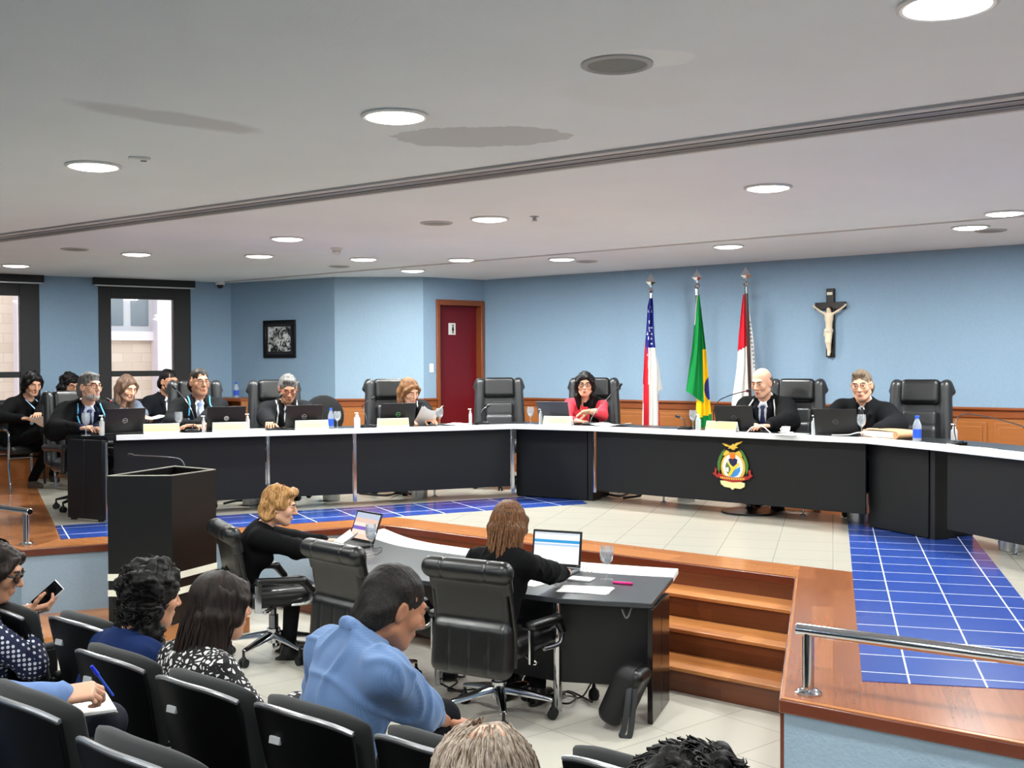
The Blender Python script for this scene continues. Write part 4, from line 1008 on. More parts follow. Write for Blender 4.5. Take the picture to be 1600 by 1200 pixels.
C_GREYB = m_cloth('cloth_greyblue', (112, 120, 138), var=.3); C_DENIM = m_cloth('cloth_denim', (24, 42, 86)); C_TIE = mat('tie_navy', (34, 38, 88), .5); M_SHOE = mat('shoe_black', (18, 17, 17), .4)
M_EYEW = mat('eye_white', (228, 224, 220), .2); M_IRIS = mat('iris', (40, 26, 18), .15); M_LIP = mat('lip', (176, 92, 86), .45); M_BROW = mat('brow_dark', (44, 32, 26), .7); M_CORD = mat('cord_blue', (88, 176, 222), .5); M_CORDW = mat('cord_white', (224, 224, 218), .5); M_GLS = mat('spectacle_frame', (24, 20, 20), .3); M_GLSM = mat('spectacle_wire', (170, 160, 150), .2, 1)
def m_light_check():
    t = NT('cloth_check'); v = t.coord((1, 1, 1)); s = t.n.new('ShaderNodeSeparateXYZ'); t.put(s.inputs[0], v)
    g = None
    for k in (0, 2):
        f = t.math('FRACT', t.math('MULTIPLY', s.outputs[k], 150)); l = t.math('LESS_THAN', f, .3); g = l if g is None else t.math('MAXIMUM', g, l)
    t.set(Base_Color=t.mix(t.math('MULTIPLY', g, .35), srgb((102, 132, 176)), srgb((70, 100, 150))), Roughness=.8); t.b.inputs['Sheen Weight'].default_value = .15; return t.m
C_CHECK = m_light_check(); C_LBLUE = m_cloth('cloth_light_blue', (112, 138, 186))
def m_cells(name, a, b, scale, lo, leo=True):
    t = NT(name); v = t.coord(); n = t.noise(v, 14, 2, out=1)
    vv = t.n.new('ShaderNodeVectorMath'); vv.operation = 'MULTIPLY_ADD'; t.put(vv.inputs[0], n); vv.inputs[1].default_value = (.045,) * 3 if leo else (0, 0, 0); t.put(vv.inputs[2], v)
    w = t.n.new('ShaderNodeTexVoronoi'); w.feature = 'DISTANCE_TO_EDGE' if leo else 'F1'; t.put(w.inputs['Vector'], vv.outputs[0]); w.inputs['Scale'].default_value = scale
    if not leo: w.inputs['Randomness'].default_value = .0
    f = t.math('LESS_THAN' if not leo else 'GREATER_THAN', w.outputs['Distance'], lo)
    t.set(Base_Color=t.mix(f, srgb(a), srgb(b)), Roughness=.8); return t.m
C_LEO = m_cells('cloth_leopard', (14, 12, 14), (232, 228, 226), 46, .2); C_DOT = m_cells('cloth_polka', (26, 32, 66), (226, 228, 236), 48, .34, False)
def basis(y, up):
    y = Vector(y).normalized(); x = y.cross(Vector(up)).normalized(); z = x.cross(y); return np.array([[x.x, y.x, z.x], [x.y, y.y, z.y], [x.z, y.z, z.z]])
def v3(a): return Vector([float(q) for q in a])
def hand_prims(w, d, pn, side, curl=.35, s=1.0, spread=.12):
    """w wrist, d hand direction, pn palm normal (towards the inside of the palm), side +1 right -1 left"""
    d = Vector(d).normalized(); pn = Vector(pn); pn = (pn - d * pn.dot(d)).normalized(); ac = d.cross(pn) * -1
    # thumb side direction: for a right hand palm down (pn=-z, d=+y) the thumb points to -x
    th = pn.cross(d) * (-side)
    R = np.array([[th.x, d.x, pn.x], [th.y, d.y, pn.y], [th.z, d.z, pn.z]])
    pr = [cap(w - d * .07 * s, w, .027 * s, .024 * s, .02), sbox(w + d * .048 * s, (.041 * s, .05 * s, .014 * s), R, .02, rd=.012 * s)]
    for k, (o, L) in enumerate(((.030, .070), (.010, .080), (-.010, .074), (-.029, .056))):
        b = w + d * (.092 - .004 * abs(k - 1)) * s + th * o * s; dd = (d + th * (1.2 - k) * spread * .6).normalized(); r = .0092 if k < 3 else .008
        a = curl * (1 + .12 * k)
        for j, q in enumerate((.46, .31, .23)):
            ang = a * (j + 1) * .75; dv = (dd * math.cos(ang) + pn * math.sin(ang)).normalized(); e = b + dv * L * q * s
            pr.append(cap(b, e, (r - .0007 * j) * s, (r - .0007 * (j + 1)) * s, .004)); b = e
    b = w + d * .022 * s + th * .03 * s + pn * .006 * s
    for j, q in enumerate((.042, .032, .024)):
        dv = (d * (.75 + .1 * j) + th * (.75 - .32 * j) + pn * (.25 + curl * .4)).normalized(); e = b + dv * q * s
        pr.append(cap(b, e, (.0125 - .0015 * j) * s, (.0115 - .0015 * j) * s, .006)); b = e
    return pr
REP = []
class Person:
    def __init__(s, label, head_px, dep, face, S=1.06, hface=None, hpitch=0, hroll=0, z0=0.0, lean=None, side=0, hips=None, skin=SK_L, female=False, near=False, group=None, neckf=.03, turn=0, hs=1.0, nkl=.155):
        s.S = S; s.skin = skin; s.fem = female; s.near = near; s.z0 = z0
        f = az(face); s.fr = rot_of(f); hface = face if hface is None else hface
        Hw = D(head_px[0], head_px[1], dep); hzw = Hw.z - z0
        hz = (hips if hips is not None else .51) * 1.0
        spine = .50 * S; nk = nkl * S
        # head frame in local coordinates (local +Y = facing)
        yaw = -math.radians(hface - face); pt = math.radians(hpitch); rl = math.radians(hroll)
        Rh = np.array(Matrix.Rotation(yaw, 3, 'Z') @ Matrix.Rotation(pt, 3, 'X') @ Matrix.Rotation(rl, 3, 'Y'))
        s.Rh = Rh; s.hs = S * hs * (1.01 if female else 1.05)
        def skel(ln):
            Rt = np.array(Matrix.Rotation(-math.radians(ln), 3, 'X') @ Matrix.Rotation(math.radians(side), 3, 'Y'))
            nb = v3(Rt @ np.array([0, 0, spine])); hd = v3(Rt @ np.array([0, .35, 1])).normalized()
            up = (hd * .6 + Vector((0, 0, 1)) * .4).normalized(); hc = nb + up * nk + Vector((0, neckf * S, 0)) + v3(Rh @ np.array([0, .012, .02])) * S
            return Rt, nb, hc
        if lean is None:
            best = min(range(-6, 62), key=lambda a: abs(hz + skel(a)[2].z - hzw)); lean = best
        Rt, nb, hc = skel(lean); hz = hzw - hc.z
        s.lean = lean; REP.append((label[:40], 'lean', lean, 'hipz', round(hz, 2)))
        s.Rt = Rt; s.pel = Vector((0, 0, hz)); s.nb = nb + s.pel; s.hc = hc + s.pel
        M = Matrix.Rotation(s.fr, 4, 'Z'); o = Hw - (M @ s.hc); o.z = z0
        s.M = Matrix.Translation(o) @ M; s.Mi = s.M.inverted()
        s.t = thing('person', label, 'person', o, s.fr, group)
        sw = .185 * S * (.88 if female else 1)
        s.sh = {k: v3(s.pel + v3(Rt @ np.array([k * sw, turn * k, spine * .875]))) for k in (1, -1)}
        s.arm = {}; s.hands = []; s.legs()
    def T(s, x, y, z): return s.pel + v3(s.Rt @ np.array([x, y, z])) * s.S
    def Hp(s, x, y, z): return s.hc + v3(s.Rh @ np.array([x, y, z])) * s.hs
    def L(s, w): return s.Mi @ Vector(w)
    def legs(s, knees=None, feet=None):
        S = s.S; s.leg = {}
        for k in (1, -1):
            hip = s.pel + Vector((.085 * k * S, 0, -.02)); kn = s.pel + Vector((.11 * k * S, .43 * S, -.03)); kn.z = max(.4, min(kn.z, .56)); an = Vector((.11 * k * S, (.40 if s.z0 < 0 else .05) * S, .09))
            if knees and k in knees: kn = Vector(knees[k])
            if feet and k in feet: an = Vector(feet[k])
            s.leg[k] = (hip, kn, an)
    def reach(s, k, target, hint=None, hd=None, pn=(0, 0, -1), curl=.35, world=True, hand=True):
        """k=+1 right arm, -1 left arm; target wrist"""
        a = s.sh[k]; t = s.L(target) if world else Vector(target); l1, l2 = .285 * s.S, .255 * s.S
        d = t - a; Ld = min(d.length, (l1 + l2) * .995); d.normalize(); t = a + d * Ld
        x = (l1 * l1 - l2 * l2 + Ld * Ld) / (2 * Ld); h = math.sqrt(max(l1 * l1 - x * x, 0))
        hint = Vector(hint or ((.95 * k, -.45, -.25) if s.z0 == 0 else (.7 * k, -.35, -.8))); hint = (hint - d * hint.dot(d)).normalized()
        e = a + d * x + hint * h; s.arm[k] = (a, e, t)
        if hand:
            fd = (t - e).normalized(); hd = (fd if hd is None else (s.Mi.to_3x3() @ Vector(hd) if world else Vector(hd))).normalized()
            s.hands.append((k, t, hd, Vector(pn), curl))
        return s
    def rest(s, k):
        a = s.sh[k]; t = s.pel + Vector((.14 * k, .30, .12)) * s.S; return s.reach(k, t, world=False, hd=(0, 1, -.2))
    # -------- body
    def torso(s, g, w=1.0, sleeve=0.0, arms=True, cuff=1.0, hem=0.0):
        S = s.S; T = s.T; f = s.fem; R = s.Rt; q = [] ; sc = (.92 if f else 1) * w
        q.append(ell(T(0, -.01, -.01 - hem / 2), ((.172 + g) * sc * S, (.122 + g) * S, (.12 + hem / 2 + g) * S), R, .05))
        q.append(ell(T(0, 0, .16), ((.150 + g) * sc * S, (.108 + g) * S, (.16 + g) * S), R, .06))
        q.append(ell(T(0, .0, .335), ((.168 + g) * sc * S, (.115 + g) * S, (.175 + g) * S), R, .06))
        if f: q += [ell(T(.065 * k, .085, .31), ((.062 + g) * S,) * 3, R, .05) for k in (1, -1)]
        for k in (1, -1): q.append(cap(T(.05 * k, -.01, .47), s.sh[k], (.058 + g) * S, (.052 + g) * S, .05))
        q.append(cap(T(0, -.01, .44), T(0, .0, .515), (.075 + g) * S, (.058 + g) * S, .04))
        if arms:
            for k in s.arm:
                a, e, t = s.arm[k]; tt = e + (t - e) * cuff
                q.append(cap(a, e, (.053 + g + sleeve * .5) * S, (.043 + g + sleeve) * S, .035)); q.append(cap(e, tt, (.043 + g + sleeve) * S, (.032 + g * .6 + sleeve * .35) * S, .02))
        return q
    def neck_cut(s, r=.062, y=.0): return [cap(s.T(0, y, .50), s.hc + Vector((0, -.01, .05)), r * s.S, (r + .03) * s.S, .012, '-')]
    def vcut(s, z0=.22, w=.055): return [cap(s.T(0, .15, z0), s.T(0, .115, .53), .012, w * s.S, .012, '-')]
    def add(s, name, prims, vox, m, disp=None):
        V, Q = snet(prims, vox, disp); return raw_mesh(name, V, Q, m, s.t)
    def head_prims(s, beard=False):
        H = s.Hp; R = s.Rh; k = s.hs; q = []
        def e(c, r, kk=.02, op='+', RR=None): q.append(ell(H(*c), tuple(x * k for x in r), R if RR is None else RR, kk, op))
        def c(a, b, ra, rb, kk=.012, op='+'): q.append(cap(H(*a), H(*b), ra * k, rb * k, kk, op))
        e((0, -.018, .032), (.074, .094, .088)); e((0, .022, -.03), (.061, .07, .085), .03)
        e((0, .055, -.088), (.034, .03, .026), .025); c((-.05, -.0, -.065), (-.015, .06, -.095), .022, .02, .03); c((.05, -.0, -.065), (.015, .06, -.095), .022, .02, .03)
        c((-.03, .078, .03), (.03, .078, .03), .014, .014, .02)
        e((.031, .098, .012), (.02, .017, .012), .012, '-'); e((-.031, .098, .012), (.02, .017, .012), .012, '-')
        c((0, .088, .022), (0, .113, -.022), .008, .0125, .01); e((.011, .1, -.027), (.009, .01, .008), .008); e((-.011, .1, -.027), (.009, .01, .008), .008)
        for sd_ in (1, -1): e((.031 * sd_, .0755, .0165), (.0175, .0145, .0095), .006); e((.031 * sd_, .0755, -.001), (.0165, .013, .006), .006)
        e((.042, .062, -.022), (.022, .022, .024), .02); e((-.042, .062, -.022), (.022, .022, .024), .02)
        c((-.018, .087, -.056), (.018, .087, -.056), .009, .009, .01); c((-.014, .086, -.067), (.014, .086, -.067), .008, .008, .01)
        for sd_ in (1, -1):
            RR = R @ np.array(Matrix.Rotation(.35 * sd_, 3, 'Z')); e((.077 * sd_, -.008, -.008), (.009, .021, .032), .01, '+', RR); e((.087 * sd_, -.004, -.006), (.006, .011, .018), .006, '-', RR)
        return q
    def build(s):
        S = s.S; hp = s.head_prims(); nk = [cap(s.T(0, -.005, .47), s.Hp(0, -.022, -.05), .056 * S, .056 * S * (.88 if s.fem else 1), .03)]
        vx = .0042 if s.near else .0052
        Hh = np.array(s.hc); parts = [snet(hp + nk, vx, None, (Hh - .19 * S, Hh + .19 * S))]
        body = s.torso(-.012, arms=True) + nk
        parts.append(snet(body, .013))
        for k, w, d, pn, cu in s.hands: parts.append(snet(hand_prims(w, d, pn, k, cu, S * (.92 if s.fem else 1)), .0036))
        V, Q = merge(parts); raw_mesh('body', V, Q, s.skin, s.t)
        # face details
        M = Matrix.Translation(s.hc) @ Matrix([[*(r * s.hs), 0] for r in s.Rh] + [[0, 0, 0, 1]])
        for sd_ in (1, -1):
            mb = MB(); mb.M = [M]; mb.ball((.031 * sd_, .0745, .010), .0128, 12); mb.ball((.031 * sd_, .0850, .0085), (.0062, .0034, .0062), 10, 1); mb.build('eye', [M_EYEW, M_IRIS], s.t)
            mb = MB(); mb.M = [M]; mb.tube(arc([(.014 * sd_, .0945, .030), (.031 * sd_, .0935, .036), (.05 * sd_, .078, .030)], 4), [.003] * 4 + [.0042] * 4 + [.002], 6); mb.build('eyebrow', s.browm if hasattr(s, 'browm') else M_BROW, s.t)
        mb = MB(); mb.M = [M]; mb.tube(arc([(-.022, .0855, -.0605), (-.008, .0962, -.058), (0, .0965, -.0595), (.008, .0962, -.058), (.022, .0855, -.0605)], 4), .0042, 8, flat=.9); mb.tube(arc([(-.018, .0865, -.0655), (0, .0958, -.0675), (.018, .0865, -.0655)], 4), .0044, 8); mb.build('lips', M_LIP, s.t)
        return s
    def trousers(s, m=None, shoes=M_SHOE, g=0):
        S = s.S; q = [ell(s.pel + Vector((0, -.01, -.02)), (.17 * S, .13 * S, .115 * S), None, .05)]
        for k, (h, kn, an) in s.leg.items(): q += [cap(h, kn, (.083 + g) * S, (.062 + g) * S, .04), cap(kn, an, (.062 + g) * S, (.048 + g) * S, .03)]
        s.add('trousers', q, .014, m or C_TROU)
        for k, (h, kn, an) in s.leg.items():
            s.add('shoe', [cap(an + Vector((0, -.02, -.045)), an + Vector((0, .15 * S, -.058)), .042, .03, .02), ell(an + Vector((0, .03, -.08)), (.042, .13, .022), None, .02), cap(an, an + Vector((0, 0, -.04)), .045, .045, .02)], .01, shoes)
        return s
    def shirt(s, m=None, collar=True, cut=None):
        q = s.torso(.0, arms=False)
        for k in s.arm: a, e, t = s.arm[k]; q += [cap(e, e + (t - e) * .99, .04 * s.S, .034 * s.S, .02)]
        q += s.neck_cut(.053) + (cut or [])
        if collar:
            pts = [s.T(.064 * math.sin(a), -.004 + .062 * math.cos(a), .525 - .03 * math.cos(a)) for a in np.linspace(.45, 2 * PI - .45, 12)]
            q += [cap(a, b, .013 * s.S, .013 * s.S, .006) for a, b in zip(pts, pts[1:])]
            q += [cap(s.T(.02 * k, .07, .49), s.T(.05 * k, .088, .455), .012, .006, .006) for k in (1, -1)]
        s.add('shirt', q, .0085, m or C_WHITE); s.shq = q; return s
    def jacket(s, m, g=.012, v=True, sleeve=.008, name='jacket', lapel=True, seed=1, amp=.004, w=1.0, hem=.04, cuff=.96, vox=.009, z0=.2, vw=.055):
        q = s.torso(g, w, sleeve, True, cuff, hem) + s.neck_cut(.064)
        if v: q += s.vcut(z0, vw)
        if lapel and v:
            for k in (1, -1): q += [cap(s.T(.012 * k, .135, z0 + .02), s.T(.075 * k, .105, .45), .012, .018, .01), cap(s.T(.075 * k, .105, .45), s.T(.062 * k, .01, .535), .016, .014, .01)]
        s.jq = q; s.add(name, q, vox, m, wrinkle(16, amp, seed)); return s
    def top(s, m, g=.006, name='blouse', neck=.066, ny=.02, sleeve=.004, cuff=.95, seed=3, amp=.004, extra=(), vox=.009, hem=.04, ws=16):
        q = s.torso(g, 1, sleeve, True, cuff, hem) + s.neck_cut(neck, ny) + list(extra); s.jq = q
        s.add(name, q, vox, m, wrinkle(ws, amp, seed)); return s
    def surf(s, q, x, z, off=.004, y0=.34):
        """point on the front of a garment at torso coordinates x, z"""
        ys = np.linspace(y0, -.2, 136); X = np.array([s.T(x, y, z) for y in ys], np.float32); d = seval(q, X)
        i = int(np.argmax(d < 0)) if (d < 0).any() else 80
        return s.T(x, ys[i] + off, z)
    def tie(s, m=C_TIE):
        rg = []
        for z, w in ((.475, .018), (.455, .026), (.44, .014), (.33, .026), (.22, .034), (.16, .03)):
            p = s.surf(s.shq, 0, z, .006); r = v3(s.Rt @ np.array([1, 0, 0])); n = v3(s.Rt @ np.array([0, 1, 0]))
            rg.append([p - r * w, p - r * w * .5 + n * .007, p + r * w * .5 + n * .007, p + r * w, p - n * .004])
        mb = MB(); mb.loft(rg); mb.build('tie', m, s.t); return s
    def cords(s, m, r=.006, x0=.085, x1=.12, zlo=.10):
        for k in (1, -1):
            pts = [s.T(x0 * k * .9, -.03, .0) for _ in ()]
            path = []
            for z in np.linspace(.46, zlo, 9): path.append(s.surf(s.jq, k * (x0 + (x1 - x0) * (.46 - z) / .36), float(z), .004))
            sh = s.sh[k] * .5 + s.T(.05 * k, -.01, .47) * .5
            path = [s.T(.10 * k, -.0, .535), s.T(.095 * k, .05, .52)] + path
            mb = MB(); mb.tube(arc(path, 3), r, 7); mb.build('cord', m, s.t)
        return s
    def glasses(s, m=M_GLS, r=.0022, shape=(.025, .019), lens=None):
        M = Matrix.Translation(s.hc) @ Matrix([[*(q * s.hs), 0] for q in s.Rh] + [[0, 0, 0, 1]])
        mb = MB(); mb.M = [M]
        for k in (1, -1):
            loop = [(k * .033 + shape[0] * math.cos(a) * (1 if abs(math.cos(a)) < .7 else 1), .104 - .012 * abs(math.cos(a)) * (1 if math.cos(a) * k > 0 else .2), .010 + shape[1] * math.sin(a)) for a in np.linspace(0, 2 * PI, 21)]
            mb.tube(loop, r, 6, cap=False); mb.tube([(k * .058, .094, .016), (k * .078, .06, .014), (k * .082, -.005, .008)], r, 6)
            if lens:
                mb.loft([[(p[0], p[1] - .001 + y, p[2]) for p in loop[:-1]] for y in (0, .002)], mi=1)
        mb.tube([(-.009, .106, .014), (.009, .106, .014)], r, 6); mb.build('glasses', [m, lens or m], s.t); return s
    # -------- hair
    def hair(s, style='short', m=HA_DK, L=.3, seed=0, strands=0, vol=.0, vox=None, hang=0):
        H = s.Hp; R = s.Rh; k = s.hs; q = []; vox = vox or (.0055 if s.near else .0065)
        def e(c, r, kk=.015, op='+'): q.append(ell(H(*c), tuple(x * k for x in r), R, kk, op))
        def c(a, b, ra, rb, kk=.02, op='+'): q.append(cap(H(*a), H(*b), ra * k, rb * k, kk, op))
        V = vol; disp = None; sep = []
        dn = (v3(s.Rh.T @ np.array([0, 0, -1])) + Vector((0, -hang, 0))).normalized()         # straight down in head coordinates
        if style in ('short', 'crop'):
            e((0, -.022, .036), (.078 + V, .098 + V, .092 + V)); c((-.045, -.06, -.03), (.045, -.06, -.03), .042, .042, .05); c((-.035, -.07, -.07), (.035, -.07, -.07), .03, .03, .04)
            e((0, .1, -.045), (.078, .085, .1), .01, '-'); e((0, .115, .05), (.05, .045, .022), .01, '-'); c((-.09, .012, -.015), (-.09, .05, -.1), .024, .06, .01, '-'); c((.09, .012, -.015), (.09, .05, -.1), .024, .06, .01, '-'); c((-.09, .0, -.1), (.09, .0, -.1), .05, .05, .01, '-')
            if style == 'short': c((-.035, .056, .098), (.04, .05, .102), .014, .017, .03)
            a = wob(150, .0016, seed, (1, 1, .25)); b = wob(60, .002, seed + 1); disp = lambda X: a(X) + b(X)
        elif style == 'receding':
            e((0, -.028, .012), (.0765, .088, .066)); e((0, .06, .07), (.09, .125, .085), .012, '-'); e((0, .11, -.05), (.09, .085, .11), .012, '-')
            for sg in (1, -1): c((.064 * sg, -.03, .015), (.048 * sg, -.075, -.02), .012, .022)
            c((-.045, -.078, .0), (.045, -.078, .0), .022, .022); c((-.04, -.078, -.04), (.04, -.078, -.04), .02, .02)
            a = wob(120, .0012, seed); disp = a
        elif style == 'fringe':      # thinning crown: hair all round, thin combed strands over the top
            e((0, -.022, .03), (.083 + V, .103 + V, .092 + V)); e((0, -.03, .115), (.042, .05, .02), .012, '-'); e((0, .12, -.05), (.08, .08, .1), .01, '-')
            a = wob(120, .003, seed, (1, 1, .3)); disp = a
        elif style in ('long', 'bob', 'wavy'):
            e((0, -.02, .036), (.084 + V, .104 + V, .094 + V)); n = 13
            for i in range(n):
                ph = -PI * .5 + PI * (.08 + .84 * i / (n - 1)) - PI / 2 * 0
                ang = PI * (1.0 + .0) * (i / (n - 1)) - PI / 2      # -90..90 around the back
                x = .078 * math.sin(ang) * (1 + V * 4); y = -.03 - .07 * math.cos(ang)
                top_ = Vector((x * .9, y * .9 + .01, .05)); lw = Vector((x, y, -.03))
                ln = L * (1 if style != 'bob' else 1) * (.9 + .2 * ((i * 7) % 3) / 2)
                c(top_, lw, .024, .028); en = lw + dn * ln * .5; c(lw, en, .028, .027); en2 = en + dn * ln * .5 + Vector((-x * .15, -.0, 0)); c(en, en2, .027, .012)
            for sg in (1, -1): c((.03 * sg, .072, .085), (.074 * sg, .045, .03), .014, .02); c((.074 * sg, .045, .03), (.08 * sg, .02, -.04), .02, .022); 
            e((0, .108, -.028), (.062, .07, .102), .01, '-')
            a = wob(110, .0028, seed, (1, 1, .12)); b = wob(28, .006 if style == 'wavy' else .003, seed + 1); disp = lambda X: a(X) + b(X)
        elif style in ('curly', 'afro'):
            r = np.random.default_rng(seed); e((0, -.02, .045), (.088 + V, .106 + V, .098 + V))
            for i in range(60):
                d_ = r.normal(size=3); d_ /= np.linalg.norm(d_)
                if d_[1] > .45 and d_[2] < .5: continue
                p = np.array([0, -.02, .04]) + d_ * np.array([.085 + V, .1 + V, .095 + V]); rr = r.uniform(.016, .028); q.append(ell(H(*p), (rr * k,) * 3, None, .012))
            if style == 'curly':
                for i in range(46):
                    ang = r.uniform(-PI * .62, PI * .62); x = .08 * math.sin(ang) * 1.15; y = -.03 - .075 * math.cos(ang); zz = r.uniform(0, 1)
                    p = Vector((x, y, -.02)) + dn * L * zz; rr = r.uniform(.02, .034); q.append(ell(H(*p), (rr * k,) * 3, None, .02))
            e((0, .125, -.035), (.066, .07, .095), .01, '-')
            a = wob(120, .005, seed); disp = a
        elif style == 'swept':      # short bouffant brushed back
            e((0, -.026, .042), (.085 + V, .104 + V, .096 + V)); c((-.04, -.085, -.02), (.04, -.085, -.02), .05, .05); c((-.05, -.07, -.07), (.05, -.07, -.07), .04, .04)
            for sg in (1, -1): c((.07 * sg, .01, .03), (.074 * sg, -.045, -.05), .026, .034)
            c((-.035, .06, .1), (.04, .055, .1), .03, .03); e((0, .118, -.05), (.07, .075, .098), .01, '-')
            a = wob(80, .005, seed, (1, .6, .6)); b = wob(38, .009, seed + 1); disp = lambda X: a(X) + b(X)
        Vv, Q = snet(q, vox, disp)
        parts = [(Vv, Q)]
        r = np.random.default_rng(seed + 50)
        for i in range(strands):
            if style in ('long', 'wavy', 'bob'):
                ang = r.uniform(-1.9, 1.9); x = math.sin(ang); y = -math.cos(ang); pts = []
                for th in np.linspace(.25, 1.75, 7): pts.append(Vector((x * (.086 + V) * math.sin(th), -.02 + y * (.106 + V) * math.sin(th), .036 + (.096 + V) * math.cos(th))))
                lw = pts[-1]; ln = L * r.uniform(.75, 1.12)
                for u in (.25, .5, .75, 1): pts.append(lw + dn * ln * u + Vector((x * .012 * math.sin(u * 5 + i), y * .01 * math.sin(u * 4 + i * 2) - .01 * u, 0)))
                rad = .0042
            elif style in ('afro', 'curly'):
                d_ = r.normal(size=3); d_ /= np.linalg.norm(d_)
                if d_[1] > .5 and d_[2] < .4: continue
                b0 = Vector(np.array([0, -.02, .04]) + d_ * np.array([.092 + V, .11 + V, .1 + V]))
                if style == 'curly' and r.uniform() < .6:
                    ang = r.uniform(-2, 2); b0 = Vector((.105 * math.sin(ang), -.03 - .1 * math.cos(ang), -.02)) + dn * L * r.uniform(0, 1.05); d_ = np.array([math.sin(ang), -math.cos(ang), -.4])
                t1 = Vector(d_).cross(Vector((.3, .2, 1))).normalized(); t2 = Vector(d_).cross(t1); rr = r.uniform(.006, .013)
                pts = [b0 + t1 * rr * math.cos(u) + t2 * rr * math.sin(u) + Vector(d_) * (u * .0035 - .008) for u in np.linspace(0, r.uniform(5, 9), 12)]; rad = .0024
            elif style in ('fringe',):
                ang = r.uniform(-PI, PI); x = math.sin(ang); y = -math.cos(ang); pts = []; ph0 = r.uniform(0, .3) if r.uniform() < .3 else r.uniform(.45, .9)
                for th in np.linspace(.3 + ph0, 1.75, 8): w_ = .5 * math.sin(th * 2); pts.append(Vector(((x + w_ * y * .3) * (.086 + V) * math.sin(th), -.022 + (y - w_ * x * .3) * (.106 + V) * math.sin(th), .03 + (.096 + V) * math.cos(th))))
                pts = [p + Vector(r.normal(size=3)) * .002 for p in pts]; rad = .0018
                if y > .55: continue
            else:
                ang = r.uniform(-2.2, 2.2); x = math.sin(ang); y = -math.cos(ang); pts = []
                for th in np.linspace(.2, 1.9, 8): pts.append(Vector((x * (.087 + V) * math.sin(th), -.026 + y * (.107 + V) * math.sin(th), .042 + (.099 + V) * math.cos(th))))
                rad = .0038
            mb = MB(); mb.tube([H(*p) for p in pts], [rad * k] * (len(pts) - 2) + [rad * .7 * k, rad * .2 * k], 5, cap=False)
            parts.append((np.array(mb.v), np.array(mb.f)))
        Vv, Q = merge(parts); raw_mesh('hair', Vv, Q, m, s.t); return s
    def beard(s, m):
        H = s.Hp; R = s.Rh; k = s.hs
        q = [ell(H(0, .045, -.085), (.05 * k, .05 * k, .04 * k), R, .02), cap(H(-.062, .0, -.03), H(-.04, .04, -.085), .012 * k, .02 * k, .02), cap(H(.062, .0, -.03), H(.04, .04, -.085), .012 * k, .02 * k, .02), cap(H(-.028, .08, -.06), H(0, .094, -.045), .008 * k, .008 * k, .01), cap(H(.028, .08, -.06), H(0, .094, -.045), .008 * k, .008 * k, .01), ell(H(0, .1, -.062), (.02 * k, .014 * k, .007 * k), R, .006, '-')]
        s.add('beard', q, .0055, m, wob(150, .0015, 4)); return s
# ---- the bench
def bd_(px, back): return BP(px, back).y
def hand_at(px, back, dz=.055): return BP(px, back, ZT + dz)
p = Person('bearded man with dark glasses in navy suit and blue-corded robe at the left bench end', (141, 604), bd_(141, .62), 150, 1.02, 122, -2, skin=SK_L)
p.browm = HA_DK; p.reach(-1, hand_at(150, .28), hd=(.9, .1, 0)); p.reach(1, hand_at(128, .34), hd=(.8, -.2, 0)); p.build(); p.shirt(mat('shirt_pale_blue', (196, 204, 226), .8)).jacket(C_NAVY, name='suit_jacket', z0=.2, vw=.066).tie()
q = p.torso(.026, 1.06, .03, True, .8, .05) + p.neck_cut(.07) + [cap(p.T(0, .18, .05), p.T(0, .14, .56), .06, .105, .01, '-')]; p.jq = q; p.add('robe', q, .009, C_BLACK, wrinkle(16, .005, 2)); p.cords(M_CORD, .007, .10, .125)
p.trousers(); p.hair('short', HA_GR, seed=1); p.beard(m_hair('beard_grey', (70, 62, 58), (206, 202, 198))); p.glasses()
p = Person('man with silver glasses in dark robe edged with light blue cord, pale tie', (312, 597), bd_(312, .66), 158, 1.02, 142, -4, skin=SK_M)
p.reach(-1, hand_at(306, .26), hd=(-.7, -.4, 0)); p.reach(1, hand_at(300, .3), hd=(.7, -.4, 0)); p.build(); p.shirt().jacket(C_ROBE, .02, sleeve=.02, name='robe', seed=3, z0=.17, vw=.06).tie(mat('tie_blue_grey', (120, 138, 180), .5)).cords(M_CORD, .008, .09, .13); p.trousers(); p.hair('crop', HA_DK, seed=2); p.glasses(M_GLSM, .0018)
p = Person('grey-haired man with glasses looking down, black robe trimmed in white', (450, 607), bd_(450, .66), 160, 1.02, 160, -26, skin=SK_M)
p.reach(1, hand_at(422, .24), hd=(.2, -1, 0)); p.reach(-1, hand_at(470, .3), hd=(-.6, -.6, 0)); p.build(); p.shirt().jacket(C_ROBE, .02, sleeve=.022, name='robe', seed=4, z0=.2).tie(mat('tie_dark', (30, 30, 36), .5)).cords(M_CORDW, .008, .09, .12); p.trousers(); p.hair('short', HA_GR, seed=3, vol=.004); p.glasses(mat('frame_red', (120, 36, 34), .4), .0024)
p = Person('brown-haired woman in black robe bending over papers at the bench', (640, 611), bd_(640, .66), 160, 1.02, 140, -26, 6, skin=SK_L, female=True, side=7)
p.reach(-1, hand_at(668, .22, .04), hd=(.6, -.6, 0), pn=(0, 0, -1)); p.reach(1, hand_at(640, .2, .03), hd=(.6, -.7, 0)); p.build(); p.top(C_ROBE, .016, 'robe', sleeve=.02, seed=5).cords(M_CORDW, .007, .09, .12); p.trousers(); p.hair('long', HA_BR, .16, 4, vol=.004)
p = Person('woman with long dark hair and black glasses in coral red blouse and dark vest', (914, 600), bd_(914, .62), 188, 1.01, 186, -10, skin=SK_L, female=True)
p.reach(1, hand_at(906, .3, .03), hd=(.5, -.8, 0)); p.reach(-1, D(921, 643, bd_(921, .3)), hd=(-.9, -.3, -.1), pn=(0, .6, -1), hint=(-.8, -.1, -.7)); p.build()
